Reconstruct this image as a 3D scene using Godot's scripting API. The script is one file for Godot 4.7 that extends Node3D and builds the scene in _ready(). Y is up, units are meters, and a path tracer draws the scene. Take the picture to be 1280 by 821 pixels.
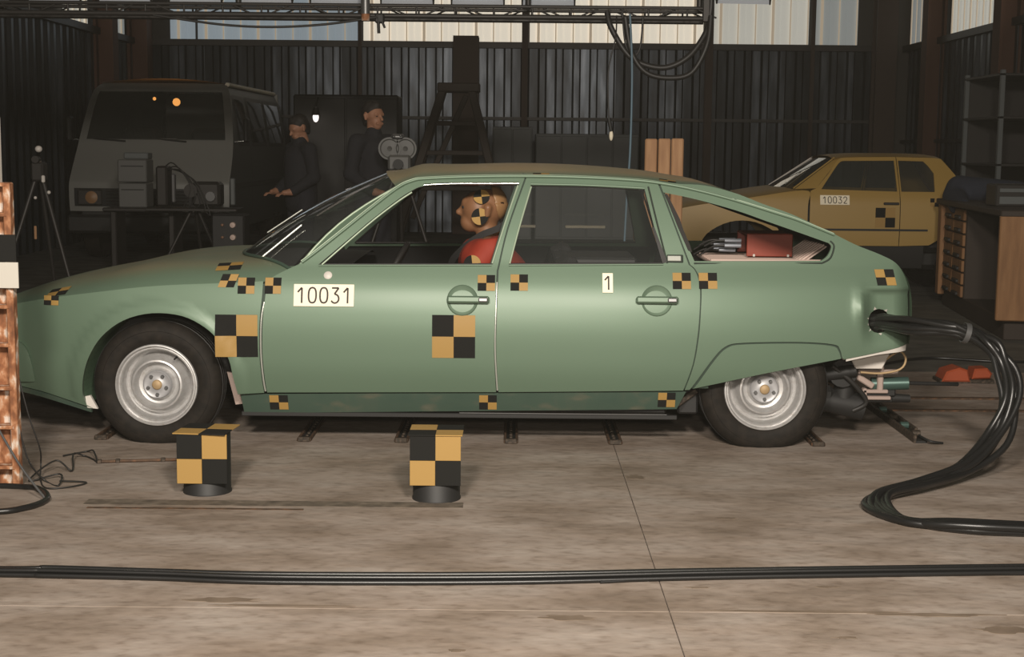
extends Node3D
# A crash-test hall: a green fastback saloon on the test floor, seen from the side. Units are metres.

const CZ := -7.62          # the green car's centre line
var M := {}                # materials by name
var used := {}             # names that are taken
var rng := RandomNumberGenerator.new()
var wtab := PackedFloat32Array()

# ------------------------------------------------------------------ mesh builder
class MB:
	var v := PackedVector3Array()
	var n := PackedVector3Array()

	func tri(a: Vector3, b: Vector3, c: Vector3, na: Vector3, nb: Vector3, nc: Vector3) -> void:
		var g := (c - a).cross(b - a)
		if g.length_squared() < 1e-16:
			return
		if g.dot(na + nb + nc) < 0.0:
			v.append(a); v.append(c); v.append(b)
			n.append(na); n.append(nc); n.append(nb)
		else:
			v.append(a); v.append(b); v.append(c)
			n.append(na); n.append(nb); n.append(nc)

	func quad(a: Vector3, b: Vector3, c: Vector3, d: Vector3, na: Vector3, nb: Vector3, nc: Vector3, nd: Vector3) -> void:
		tri(a, b, c, na, nb, nc)
		tri(a, c, d, na, nc, nd)

	func flat(a: Vector3, b: Vector3, c: Vector3, d: Vector3, hint: Vector3) -> void:
		var g := (c - a).cross(b - a)
		if g.length_squared() < 1e-14:
			g = (d - a).cross(c - a)
		g = g.normalized()
		if g.dot(hint) < 0.0:
			g = -g
		quad(a, b, c, d, g, g, g, g)

	func flat3(a: Vector3, b: Vector3, c: Vector3, hint: Vector3) -> void:
		var g := (c - a).cross(b - a).normalized()
		if g.dot(hint) < 0.0:
			g = -g
		tri(a, b, c, g, g, g)

	# a box with chamfered edges
	func box(c: Vector3, size: Vector3, bev := 0.0, bs := Basis()) -> MB:
		var h := size * 0.5
		var b := minf(bev, minf(h.x, minf(h.y, h.z)) * 0.9)
		for ax in 3:
			var o1 := (ax + 1) % 3
			var o2 := (ax + 2) % 3
			for s in [-1.0, 1.0]:
				var q := []
				for st in [[-1, -1], [1, -1], [1, 1], [-1, 1]]:
					var p := Vector3()
					p[ax] = s * h[ax]
					p[o1] = st[0] * (h[o1] - b)
					p[o2] = st[1] * (h[o2] - b)
					q.append(c + bs * p)
				var nn := Vector3()
				nn[ax] = s
				flat(q[0], q[1], q[2], q[3], bs * nn)
		if b > 0.0:
			for ax in 3:
				var o1 := (ax + 1) % 3
				var o2 := (ax + 2) % 3
				for s1 in [-1.0, 1.0]:
					for s2 in [-1.0, 1.0]:
						var q := []
						for st in [[0, -1], [0, 1], [1, 1], [1, -1]]:
							var p := Vector3()
							p[ax] = st[1] * (h[ax] - b)
							p[o1] = s1 * (h[o1] if st[0] == 0 else h[o1] - b)
							p[o2] = s2 * (h[o2] - b if st[0] == 0 else h[o2])
							q.append(c + bs * p)
						var nn := Vector3()
						nn[o1] = s1
						nn[o2] = s2
						flat(q[0], q[1], q[2], q[3], bs * nn)
			for sx in [-1.0, 1.0]:
				for sy in [-1.0, 1.0]:
					for sz in [-1.0, 1.0]:
						var sg := Vector3(sx, sy, sz)
						var q := []
						for ax in 3:
							var p := sg * (h - Vector3(b, b, b))
							p[ax] = sg[ax] * h[ax]
							q.append(c + bs * p)
						flat3(q[0], q[1], q[2], bs * sg)
		return self

	# a tube swept along points; r is one radius or one per point
	func tube(pts: Array, r, sides := 8, caps := true) -> MB:
		var t := []
		for i in pts.size():
			var a: Vector3 = pts[maxi(i - 1, 0)]
			var b: Vector3 = pts[mini(i + 1, pts.size() - 1)]
			t.append((b - a).normalized())
		var up := Vector3.UP if absf(t[0].y) < 0.9 else Vector3.RIGHT
		var u: Vector3 = t[0].cross(up).normalized()
		var prev := []
		var prevn := []
		for i in pts.size():
			u = (u - t[i] * u.dot(t[i])).normalized()
			var w: Vector3 = t[i].cross(u)
			var rr: float = r if r is float else r[i]
			var ring := []
			var rn := []
			for k in sides:
				var an := TAU * k / sides
				var d: Vector3 = u * cos(an) + w * sin(an)
				ring.append(pts[i] + d * rr)
				rn.append(d)
			if i > 0:
				for k in sides:
					var k2 := (k + 1) % sides
					quad(prev[k], prev[k2], ring[k2], ring[k], prevn[k], prevn[k2], rn[k2], rn[k])
			if caps and (i == 0 or i == pts.size() - 1):
				var cn: Vector3 = -t[i] if i == 0 else t[i]
				for k in range(1, sides - 1):
					tri(ring[0], ring[k], ring[k + 1], cn, cn, cn)
			prev = ring
			prevn = rn
		return self

	func rod(a: Vector3, b: Vector3, r0: float, r1 := -1.0, sides := 12) -> MB:
		return tube([a, b], [r0, r0 if r1 < 0.0 else r1], sides)

	# a bar of square section from a to b
	func bar(a: Vector3, b: Vector3, w: float, d := -1.0, bev := 0.0) -> MB:
		var y := (b - a).normalized()
		var ref := Vector3(0, 0, 1) if absf(y.z) < 0.9 else Vector3(1, 0, 0)
		var x := y.cross(ref).normalized()
		var z := x.cross(y)
		return box((a + b) * 0.5, Vector3(w, a.distance_to(b), w if d < 0.0 else d), bev, Basis(x, y, z))

	# profile of (radius, height) turned about the local y axis of xf
	func lathe(prof: Array, xf := Transform3D(), segs := 24, clamp_y := -1e9) -> MB:
		var sn := []
		for i in prof.size() - 1:
			var d: Vector2 = prof[i + 1] - prof[i]
			sn.append(Vector2(d.y, -d.x).normalized())
		for i in prof.size() - 1:
			var n0: Vector2 = sn[i]
			var n1: Vector2 = sn[i]
			if i > 0 and sn[i - 1].dot(sn[i]) > 0.7:
				n0 = (sn[i - 1] + sn[i]).normalized()
			if i < prof.size() - 2 and sn[i + 1].dot(sn[i]) > 0.7:
				n1 = (sn[i + 1] + sn[i]).normalized()
			for k in segs:
				var q := []
				var qn := []
				for e in [[k, 0], [k + 1, 0], [k + 1, 1], [k, 1]]:
					var an: float = TAU * e[0] / segs
					var dir := Vector3(cos(an), 0, sin(an))
					var pr: Vector2 = prof[i + e[1]]
					var nr: Vector2 = n0 if e[1] == 0 else n1
					var p: Vector3 = xf * (dir * pr.x + Vector3(0, pr.y, 0))
					p.y = maxf(p.y, clamp_y)
					q.append(p)
					qn.append(xf.basis * (dir * nr.x + Vector3(0, nr.y, 0)))
				quad(q[0], q[1], q[2], q[3], qn[0], qn[1], qn[2], qn[3])
		return self

	# outline in local xy, pushed from z0 to z1
	func prism(poly, z0: float, z1: float, xf := Transform3D(), bev := 0.0) -> MB:
		var p := PackedVector2Array(poly)
		if Geometry2D.is_polygon_clockwise(p):
			p.reverse()
		var inner := p
		if bev > 0.0:
			var off := Geometry2D.offset_polygon(p, -bev)
			if off.size() == 1 and off[0].size() == p.size():
				inner = off[0]
				if Geometry2D.is_polygon_clockwise(inner):
					inner.reverse()
				var best := 0
				for i in inner.size():
					if inner[i].distance_to(p[0]) < inner[best].distance_to(p[0]):
						best = i
				var turned := PackedVector2Array()
				for i in inner.size():
					turned.append(inner[(i + best) % inner.size()])
				inner = turned
			else:
				bev = 0.0
		var s := signf(z1 - z0)
		for e in [[z0, -s], [z1, s]]:
			var idx := Geometry2D.triangulate_polygon(inner)
			var nn: Vector3 = xf.basis * Vector3(0, 0, e[1])
			for i in range(0, idx.size(), 3):
				var q := []
				for k in 3:
					var w := inner[idx[i + k]]
					q.append(xf * Vector3(w.x, w.y, e[0]))
				tri(q[0], q[1], q[2], nn, nn, nn)
		var za := z0 + s * bev
		var zb := z1 - s * bev
		for i in p.size():
			var a := p[i]
			var b := p[(i + 1) % p.size()]
			var d := b - a
			var nn := xf.basis * Vector3(d.y, -d.x, 0).normalized()
			flat(xf * Vector3(a.x, a.y, za), xf * Vector3(b.x, b.y, za), xf * Vector3(b.x, b.y, zb), xf * Vector3(a.x, a.y, zb), nn)
			if bev > 0.0:
				var a2 := inner[i]
				var b2 := inner[(i + 1) % p.size()]
				flat(xf * Vector3(a.x, a.y, za), xf * Vector3(b.x, b.y, za), xf * Vector3(b2.x, b2.y, z0), xf * Vector3(a2.x, a2.y, z0), nn - xf.basis.z * s)
				flat(xf * Vector3(a.x, a.y, zb), xf * Vector3(b.x, b.y, zb), xf * Vector3(b2.x, b2.y, z1), xf * Vector3(a2.x, a2.y, z1), nn + xf.basis.z * s)
		return self

	# a grid of points f(u, v) with u, v in 0..1; normals by differences, turned to the side of hint(point)
	func grid(f: Callable, nu: int, nv: int, hint: Callable) -> MB:
		var P := []
		var N := []
		for i in nu + 1:
			for j in nv + 1:
				var u := float(i) / nu
				var w := float(j) / nv
				P.append(f.call(u, w))
				var du: Vector3 = f.call(minf(u + 0.002, 1.0), w) - f.call(maxf(u - 0.002, 0.0), w)
				var dw: Vector3 = f.call(u, minf(w + 0.002, 1.0)) - f.call(u, maxf(w - 0.002, 0.0))
				var nn := du.cross(dw).normalized()
				var hv: Vector3 = hint.call(P[-1])
				if nn.dot(hv) < 0.0:
					nn = -nn
				N.append(nn if nn.length() > 0.5 else hv.normalized())
		for i in nu:
			for j in nv:
				var a := i * (nv + 1) + j
				var b := a + nv + 1
				quad(P[a], P[b], P[b + 1], P[a + 1], N[a], N[b], N[b + 1], N[a + 1])
		return self

	func add(o: MB, xf := Transform3D()) -> MB:
		for i in o.v.size():
			v.append(xf * o.v[i])
			n.append((xf.basis * o.n[i]).normalized())
		return self

	func ball(c: Vector3, r: Vector3, segs := 14, rings := 8) -> MB:
		for i in rings:
			for k in segs:
				var q := []
				var qn := []
				for e in [[i, k], [i + 1, k], [i + 1, k + 1], [i, k + 1]]:
					var th: float = PI * e[0] / rings
					var ph: float = TAU * e[1] / segs
					var d := Vector3(sin(th) * cos(ph), cos(th), sin(th) * sin(ph))
					q.append(c + d * r)
					qn.append((d / r).normalized())
				quad(q[0], q[1], q[2], q[3], qn[0], qn[1], qn[2], qn[3])
		return self


# one named mesh, of one or more (builder, material) pairs
func mesh_of(parts: Array) -> ArrayMesh:
	var am := ArrayMesh.new()
	for pr in parts:
		var mb: MB = pr[0]
		if mb.v.is_empty():
			continue
		var arr := []
		arr.resize(Mesh.ARRAY_MAX)
		arr[Mesh.ARRAY_VERTEX] = mb.v
		arr[Mesh.ARRAY_NORMAL] = mb.n
		if pr.size() > 2:   # a colour for each point, linear
			var cols := PackedColorArray()
			for p in mb.v:
				cols.append(pr[2].call(p))
			arr[Mesh.ARRAY_COLOR] = cols
		am.add_surface_from_arrays(Mesh.PRIMITIVE_TRIANGLES, arr)
		am.surface_set_material(am.get_surface_count() - 1, pr[1])
	return am


func numbered(called: String) -> String:
	if not used.has(called):
		used[called] = 0
		return called
	used[called] += 1
	return "%s_%03d" % [called, used[called]]


func obj(called: String, mb, mat, parent: Node = self) -> MeshInstance3D:
	var o := MeshInstance3D.new()
	if mb is Mesh:
		o.mesh = mb
	else:
		o.mesh = mesh_of(mb if mb is Array else [[mb, mat]])
	o.name = numbered(called) if parent == self else called
	parent.add_child(o, true)
	return o


func tag(o: Node, label: String, category: String, group := "") -> Node:
	o.set_meta("label", label)
	o.set_meta("category", category)
	if group:
		o.set_meta("group", group)
	return o


func thing(called: String, label: String, category: String, at := Vector3.ZERO, turn := 0.0, group := "") -> Node3D:
	var o := Node3D.new()
	o.name = numbered(called)
	add_child(o)
	o.position = at
	o.rotation.y = turn
	tag(o, label, category, group)
	return o


func struct(called: String, mb, mat, parent: Node = self) -> MeshInstance3D:
	var o := obj(called, mb, mat, parent)
	o.set_meta("kind", "structure")
	return o


func dup(root: Node3D, at: Vector3, label: String, turn := 0.0) -> Node3D:
	var r: Node3D = root.duplicate()
	var base := String(root.name)
	r.name = numbered(base)
	add_child(r)
	r.position = at
	r.rotation.y = turn
	r.set_meta("label", label)
	return r


# ------------------------------------------------------------------ curves and numbers
func knots(t: float, k: Array) -> float:
	var n := k.size()
	if t <= k[0][0]:
		return k[0][1] + (t - k[0][0]) * (k[1][1] - k[0][1]) / (k[1][0] - k[0][0])
	if t >= k[n - 1][0]:
		return k[n - 1][1] + (t - k[n - 1][0]) * (k[n - 1][1] - k[n - 2][1]) / (k[n - 1][0] - k[n - 2][0])
	for i in n - 1:
		if t <= k[i + 1][0]:
			var x0: float = k[i][0]
			var y0: float = k[i][1]
			var x1: float = k[i + 1][0]
			var y1: float = k[i + 1][1]
			var h := x1 - x0
			var u := (t - x0) / h
			var d := (y1 - y0) / h
			var m0: float = d if i == 0 else (y1 - k[i - 1][1]) / (x1 - k[i - 1][0])
			var m1: float = d if i == n - 2 else (k[i + 2][1] - y0) / (k[i + 2][0] - x0)
			return (2 * u * u * u - 3 * u * u + 1) * y0 + (u * u * u - 2 * u * u + u) * h * m0 + (-2 * u * u * u + 3 * u * u) * y1 + (u * u * u - u * u) * h * m1
	return 0.0


# smooth curve through points (2D or 3D)
func spline(pts: Array, sub := 5) -> Array:
	var out := []
	var n := pts.size()
	if n < 3:
		return pts.duplicate()
	for i in n - 1:
		var a = pts[maxi(i - 1, 0)]
		var b = pts[i]
		var c = pts[i + 1]
		var d = pts[mini(i + 2, n - 1)]
		for k in sub:
			out.append(b.cubic_interpolate(c, a, d, float(k) / sub))
	out.append(pts[n - 1])
	return out


# an outline from runs of x, y pairs, each run a smooth curve
func outline(runs: Array, sub := 4) -> PackedVector2Array:
	var out := PackedVector2Array()
	for r in runs:
		var pts := []
		for i in range(0, r.size(), 2):
			pts.append(Vector2(r[i], r[i + 1]))
		for p in spline(pts, sub):
			if out.is_empty() or out[out.size() - 1].distance_to(p) > 0.002:
				out.append(p)
	while out.size() > 3 and out[0].distance_to(out[out.size() - 1]) < 0.002:
		out.remove_at(out.size() - 1)
	return out


# a sheet over an outline in xy, bent to z = zf(x, y); holes cut out, edges turned in by thick
func panel(mb: MB, outer: PackedVector2Array, holes: Array, zf: Callable, side := 1.0, step := 0.035, thick := 0.018) -> MB:
	var lo := outer[0]
	var hi := outer[0]
	for p in outer:
		lo = lo.min(p)
		hi = hi.max(p)
	var nx := int(ceil((hi.x - lo.x) / step))
	var ny := int(ceil((hi.y - lo.y) / step))
	var cache := {}
	var place := func(p: Vector2) -> Array:
		if cache.has(p):
			return cache[p]
		var e := 0.004
		var z: float = zf.call(p.x, p.y)
		var dx: float = (zf.call(p.x + e, p.y) - zf.call(p.x - e, p.y)) / (2 * e)
		var dy: float = (zf.call(p.x, p.y + e) - zf.call(p.x, p.y - e)) / (2 * e)
		var r := [Vector3(p.x, p.y, side * z), Vector3(-dx, -dy, side).normalized() if side > 0 else Vector3(-dx, -dy, -1).normalized()]
		cache[p] = r
		return r
	for i in nx:
		for j in ny:
			var a := lo + Vector2(i, j) * step
			var cell := PackedVector2Array([a, a + Vector2(step, 0), a + Vector2(step, step), a + Vector2(0, step)])
			for piece in Geometry2D.intersect_polygons(cell, outer):
				var bits := [piece]
				for h in holes:
					var nb := []
					for b in bits:
						nb.append_array(Geometry2D.clip_polygons(b, h))
					bits = nb
				for b in bits:
					if b.size() < 3:
						continue
					var idx := Geometry2D.triangulate_polygon(b)
					for k in range(0, idx.size(), 3):
						var A: Array = place.call(b[idx[k]])
						var B: Array = place.call(b[idx[k + 1]])
						var C: Array = place.call(b[idx[k + 2]])
						mb.tri(A[0], B[0], C[0], A[1], B[1], C[1])
	if thick > 0.0:
		var loops := [[outer, 1.0]]
		for h in holes:
			loops.append([h, -1.0])
		for l in loops:
			var p: PackedVector2Array = l[0]
			var s: float = l[1] * (1.0 if not Geometry2D.is_polygon_clockwise(p) else -1.0)
			for i in p.size():
				var a: Array = place.call(p[i])
				var b: Array = place.call(p[(i + 1) % p.size()])
				var d := p[(i + 1) % p.size()] - p[i]
				var nn := Vector3(d.y, -d.x, 0) * s
				var off := Vector3(0, 0, -side * thick)
				mb.flat(a[0], b[0], b[0] + off, a[0] + off, nn)
	return mb


# a flat ribbon of width w along 2D points, raised by depth, for lettering
func ribbon(mb: MB, pts: Array, w: float, depth: float, xf: Transform3D) -> void:
	var n := pts.size()
	var L := []
	var R := []
	for i in n:
		var d: Vector2 = (pts[mini(i + 1, n - 1)] - pts[maxi(i - 1, 0)]).normalized()
		var q := Vector2(-d.y, d.x) * w * 0.5
		L.append(pts[i] + q)
		R.append(pts[i] - q)
	for i in n - 1:
		var c := []
		for p in [L[i], L[i + 1], R[i + 1], R[i]]:
			c.append([xf * Vector3(p.x, p.y, 0), xf * Vector3(p.x, p.y, depth)])
		mb.flat(c[0][1], c[1][1], c[2][1], c[3][1], xf.basis.z)
		mb.flat(c[0][0], c[1][0], c[1][1], c[0][1], xf.basis * Vector3(L[i].x - R[i].x, L[i].y - R[i].y, 0))
		mb.flat(c[3][0], c[2][0], c[2][1], c[3][1], xf.basis * Vector3(R[i].x - L[i].x, R[i].y - L[i].y, 0))


func digit_shape(ch: String) -> Array:
	var a := []
	match ch:
		"0":
			for k in 21:
				var t := TAU * k / 20.0
				a.append(Vector2(0.3 + 0.24 * signf(cos(t)) * pow(absf(cos(t)), 0.75), 0.5 + 0.46 * signf(sin(t)) * pow(absf(sin(t)), 0.85)))
		"1":
			a = [Vector2(0.1, 0.68), Vector2(0.34, 0.95), Vector2(0.36, 0.94), Vector2(0.36, 0.02)]
		"2":
			for k in 11:
				var t := PI - PI * 1.15 * k / 10.0
				a.append(Vector2(0.3 + 0.23 * cos(t), 0.7 + 0.25 * sin(t)))
			a.append_array([Vector2(0.4, 0.42), Vector2(0.08, 0.06), Vector2(0.1, 0.04), Vector2(0.55, 0.04)])
		"3":
			a = [Vector2(0.08, 0.95), Vector2(0.5, 0.95), Vector2(0.5, 0.93), Vector2(0.26, 0.6)]
			for k in 10:
				var t := PI * 0.5 - PI * 1.35 * k / 9.0
				a.append(Vector2(0.28 + 0.25 * cos(t), 0.3 + 0.27 * sin(t)))
	return a


# ------------------------------------------------------------------ rounded bodies: capsules joined by a smooth minimum, meshed as surface nets
func blob(bones: Array, cell: float, soft := 0.03, cuts := []) -> MB:
	var lo := Vector3(1e9, 1e9, 1e9)
	var hi := -lo
	for b in bones:
		var r: float = maxf(b[2], b[3]) + soft + cell * 2.0
		lo = lo.min(b[0] - Vector3(r, r, r)).min(b[1] - Vector3(r, r, r))
		hi = hi.max(b[0] + Vector3(r, r, r)).max(b[1] + Vector3(r, r, r))
	var nx := int((hi.x - lo.x) / cell) + 2
	var ny := int((hi.y - lo.y) / cell) + 2
	var nz := int((hi.z - lo.z) / cell) + 2
	var F := PackedFloat32Array()
	F.resize(nx * ny * nz)
	F.fill(1.0)
	for b in bones:
		var a: Vector3 = b[0]
		var e: Vector3 = b[1]
		var r0: float = b[2]
		var r1: float = b[3]
		var m := maxf(r0, r1) + soft + cell * 1.5
		var l := (a.min(e) - Vector3(m, m, m) - lo) / cell
		var h := (a.max(e) + Vector3(m, m, m) - lo) / cell
		var ab := e - a
		var len2 := maxf(ab.length_squared(), 1e-9)
		for i in range(maxi(0, int(l.x)), mini(nx, int(h.x) + 1)):
			for j in range(maxi(0, int(l.y)), mini(ny, int(h.y) + 1)):
				for k in range(maxi(0, int(l.z)), mini(nz, int(h.z) + 1)):
					var p := lo + Vector3(i, j, k) * cell
					var t := clampf((p - a).dot(ab) / len2, 0.0, 1.0)
					var d := p.distance_to(a + ab * t) - lerpf(r0, r1, t)
					var id := (i * ny + j) * nz + k
					var o := F[id]
					var q := maxf(soft - absf(o - d), 0.0) / soft
					F[id] = minf(o, d) - q * q * soft * 0.25
	for c in cuts:   # [point, outward normal]: everything beyond that plane is taken off
		for i in nx:
			for j in ny:
				for k in nz:
					var id := (i * ny + j) * nz + k
					F[id] = maxf(F[id], (lo + Vector3(i, j, k) * cell - c[0]).dot(c[1]))
	var idx := {}
	var P := PackedVector3Array()
	var N := PackedVector3Array()
	var corners := [[0, 0, 0], [1, 0, 0], [0, 1, 0], [1, 1, 0], [0, 0, 1], [1, 0, 1], [0, 1, 1], [1, 1, 1]]
	var edges := [[0, 1], [2, 3], [4, 5], [6, 7], [0, 2], [1, 3], [4, 6], [5, 7], [0, 4], [1, 5], [2, 6], [3, 7]]
	for i in nx - 1:
		for j in ny - 1:
			for k in nz - 1:
				var base := (i * ny + j) * nz + k
				var f0 := F[base]
				if f0 > cell * 2.0 or f0 < -cell * 2.0:
					continue
				var f := [f0, F[base + ny * nz], F[base + nz], F[base + ny * nz + nz], F[base + 1], F[base + ny * nz + 1], F[base + nz + 1], F[base + ny * nz + nz + 1]]
				var neg := 0
				for q in f:
					if q < 0.0:
						neg += 1
				if neg == 0 or neg == 8:
					continue
				var s := Vector3()
				var c := 0
				for e in edges:
					var fa: float = f[e[0]]
					var fb: float = f[e[1]]
					if (fa < 0.0) != (fb < 0.0):
						var t := fa / (fa - fb)
						var ca: Array = corners[e[0]]
						var cb: Array = corners[e[1]]
						s += Vector3(ca[0], ca[1], ca[2]).lerp(Vector3(cb[0], cb[1], cb[2]), t)
						c += 1
				idx[base] = P.size()
				P.append(lo + (Vector3(i, j, k) + s / c) * cell)
				N.append(Vector3(f[1] + f[3] + f[5] + f[7] - f[0] - f[2] - f[4] - f[6], f[2] + f[3] + f[6] + f[7] - f[0] - f[1] - f[4] - f[5], f[4] + f[5] + f[6] + f[7] - f[0] - f[1] - f[2] - f[3]).normalized())
	var mb := MB.new()
	var sx := ny * nz
	var sy := nz
	for base in idx:
		for ax in [[sx, sy, 1], [sy, 1, sx], [1, sx, sy]]:
			var e: int = base + ax[0]
			if e >= F.size() or (F[base] < 0.0) == (F[e] < 0.0):
				continue
			var b1: int = base - ax[1]
			var b2: int = base - ax[2]
			var b3: int = b1 - ax[2]
			if idx.has(b1) and idx.has(b2) and idx.has(b3):
				var a0: int = idx[base]
				var a1: int = idx[b1]
				var a2: int = idx[b3]
				var a3: int = idx[b2]
				mb.quad(P[a0], P[a1], P[a2], P[a3], N[a0], N[a1], N[a2], N[a3])
	return mb


# ------------------------------------------------------------------ materials (colours as linear base colours)
func mat(key: String, r: float, g: float, b: float, rough := 0.7, metal := 0.0) -> StandardMaterial3D:
	var m := StandardMaterial3D.new()
	m.resource_name = key
	m.albedo_color = Color(r, g, b).linear_to_srgb()
	m.roughness = rough
	m.metallic = metal
	M[key] = m
	return m


func noise_tex(freq: float, stops: Array, octaves := 4, warp := 0.0, size := 512, sd := 1) -> NoiseTexture2D:
	var f := FastNoiseLite.new()
	f.seed = sd
	f.noise_type = FastNoiseLite.TYPE_SIMPLEX_SMOOTH
	f.frequency = freq
	f.fractal_octaves = octaves
	if warp > 0.0:
		f.domain_warp_enabled = true
		f.domain_warp_amplitude = warp
		f.domain_warp_frequency = freq * 0.7
	var t := NoiseTexture2D.new()
	t.width = size
	t.height = size
	t.seamless = true
	t.noise = f
	var g := Gradient.new()
	var offs := PackedFloat32Array()
	var cols := PackedColorArray()
	for s in stops:
		offs.append(s[0])
		cols.append(Color(s[1], s[2], s[3]).linear_to_srgb())
	g.offsets = offs
	g.colors = cols
	t.color_ramp = g
	return t


func bump_tex(freq: float, octaves := 4, strength := 4.0, sd := 3) -> NoiseTexture2D:
	var f := FastNoiseLite.new()
	f.seed = sd
	f.frequency = freq
	f.fractal_octaves = octaves
	var t := NoiseTexture2D.new()
	t.width = 512
	t.height = 512
	t.seamless = true
	t.as_normal_map = true
	t.bump_strength = strength
	t.noise = f
	return t


func textured(key: String, tex: Texture2D, scale: Vector3, rough := 0.7, metal := 0.0, bump: Texture2D = null, bump_k := 0.5) -> StandardMaterial3D:
	var m := mat(key, 1, 1, 1, rough, metal)
	m.albedo_texture = tex
	m.uv1_triplanar = true
	m.uv1_world_triplanar = true
	m.uv1_scale = scale
	if bump:
		m.normal_enabled = true
		m.normal_texture = bump
		m.normal_scale = bump_k
	return m


func glow(key: String, r: float, g: float, b: float, e: float) -> StandardMaterial3D:
	var m := mat(key, r, g, b, 0.6)
	m.emission_enabled = true
	m.emission = Color(r, g, b).linear_to_srgb()
	m.emission_energy_multiplier = e
	return m


func make_materials() -> void:
	var rough_bump := bump_tex(0.02, 5, 6.0, 5)
	# concrete in warm grey brown, with worn and oily patches
	var ct := noise_tex(0.006, [[0.0, 0.17, 0.128, 0.094], [0.32, 0.24, 0.19, 0.15], [0.55, 0.285, 0.232, 0.192], [0.8, 0.315, 0.265, 0.225], [1.0, 0.35, 0.30, 0.26]], 6, 40.0, 1024, 11)
	var c := textured("concrete", ct, Vector3(0.22, 0.22, 0.4), 0.85, 0.0, rough_bump, 0.25)
	c.detail_enabled = true
	c.detail_blend_mode = BaseMaterial3D.BLEND_MODE_MUL
	c.detail_albedo = noise_tex(0.05, [[0.0, 0.62, 0.58, 0.54], [0.35, 0.89, 0.88, 0.87], [0.6, 0.97, 0.97, 0.97], [1.0, 1.0, 1.0, 1.0]], 6, 0.0, 1024, 23)
	c.uv2_triplanar = true
	c.uv2_world_triplanar = true
	c.uv2_scale = Vector3(0.9, 0.9, 0.9)
	textured("stain", noise_tex(0.02, [[0.0, 0.12, 0.088, 0.062], [1.0, 0.2, 0.152, 0.112]], 4, 10.0, 256, 7), Vector3(1.2, 1.2, 1.2), 0.75)
	mat("subfloor", 0.035, 0.026, 0.019, 0.95)
	# the green metallic paint
	var paint := mat("green_paint", 0.126, 0.19, 0.13, 0.55, 0.3)
	paint.clearcoat_enabled = true
	paint.clearcoat = 0.2
	paint.clearcoat_roughness = 0.3
	var dp := mat("dusty_paint", 1, 1, 1, 0.62, 0.05)
	dp.vertex_color_use_as_albedo = true
	dp.clearcoat_enabled = true
	dp.clearcoat = 0.15
	dp.clearcoat_roughness = 0.3
	mat("green_matt", 0.09, 0.16, 0.095, 0.6)
	textured("sill_paint", noise_tex(0.012, [[0.0, 0.045, 0.08, 0.06], [0.62, 0.055, 0.09, 0.066], [0.8, 0.095, 0.105, 0.075], [1.0, 0.15, 0.14, 0.10]], 4, 20.0, 256, 19), Vector3(1.0, 2.0, 1.0), 0.55, 0.1)
	mat("seam", 0.02, 0.03, 0.022, 0.8)
	mat("inner_skin", 0.03, 0.05, 0.035, 0.7)
	mat("head_cap", 0.26, 0.14, 0.06, 0.5)
	mat("pinkish_metal", 0.4, 0.31, 0.27, 0.5, 0.2)
	mat("black", 0.012, 0.012, 0.012, 0.6)
	mat("black_rubber", 0.018, 0.017, 0.016, 0.5)
	mat("hose_rubber", 0.011, 0.011, 0.011, 0.34)
	textured("tyre_rubber", noise_tex(0.02, [[0.0, 0.009, 0.008, 0.007], [1.0, 0.024, 0.019, 0.015]], 4, 0.0, 256, 9), Vector3(3, 3, 3), 0.7).metallic_specular = 0.3
	mat("trim", 0.02, 0.018, 0.016, 0.8)
	mat("chrome", 0.75, 0.75, 0.72, 0.16, 1.0)
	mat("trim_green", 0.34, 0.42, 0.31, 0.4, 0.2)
	mat("trim_and_glint", 0.62, 0.64, 0.58, 0.3, 0.6)  # for trim, and for highlights built as strips
	textured("rim_metal", noise_tex(0.03, [[0.0, 0.40, 0.37, 0.34], [0.3, 0.52, 0.51, 0.5], [1.0, 0.6, 0.6, 0.6]], 4, 0.0, 256, 4), Vector3(4, 4, 4), 0.38, 0.55)
	mat("brass", 0.40, 0.28, 0.15, 0.6, 0.2)
	mat("hub_metal", 0.40, 0.40, 0.41, 0.45, 0.3)
	mat("yellow_sticker", 0.35, 0.21, 0.056, 0.6)
	mat("black_sticker", 0.014, 0.014, 0.013, 0.85).metallic_specular = 0.25
	mat("white_plate", 0.94, 0.85, 0.66, 0.65)
	mat("ink", 0.03, 0.022, 0.018, 0.7)
	mat("white_metal", 0.62, 0.58, 0.53, 0.5)
	mat("grey_metal", 0.16, 0.16, 0.16, 0.4, 0.6)
	mat("dark_metal", 0.035, 0.032, 0.03, 0.5, 0.4)
	textured("oily_metal", noise_tex(0.03, [[0.0, 0.02, 0.015, 0.011], [0.6, 0.06, 0.045, 0.032], [1.0, 0.16, 0.11, 0.08]], 4, 0.0, 256, 31), Vector3(5, 5, 5), 0.6, 0.3)
	mat("teal_metal", 0.06, 0.11, 0.095, 0.35, 0.4)
	mat("red_box", 0.25, 0.036, 0.015, 0.5)
	mat("red_cloth", 0.27, 0.026, 0.010, 0.75)
	mat("orange_red", 0.33, 0.06, 0.018, 0.5)
	mat("skin_vinyl", 0.20, 0.095, 0.045, 0.5)
	mat("hair", 0.012, 0.009, 0.007, 0.7)
	mat("skin", 0.35, 0.17, 0.10, 0.6)
	mat("dark_coat", 0.014, 0.014, 0.018, 0.9)
	mat("dark_trousers", 0.018, 0.018, 0.024, 0.9)
	mat("blue_jeans", 0.03, 0.045, 0.08, 0.9)
	mat("tray", 0.55, 0.42, 0.36, 0.5, 0.1)
	mat("blue_grey_plug", 0.32, 0.34, 0.38, 0.4, 0.3)
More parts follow.
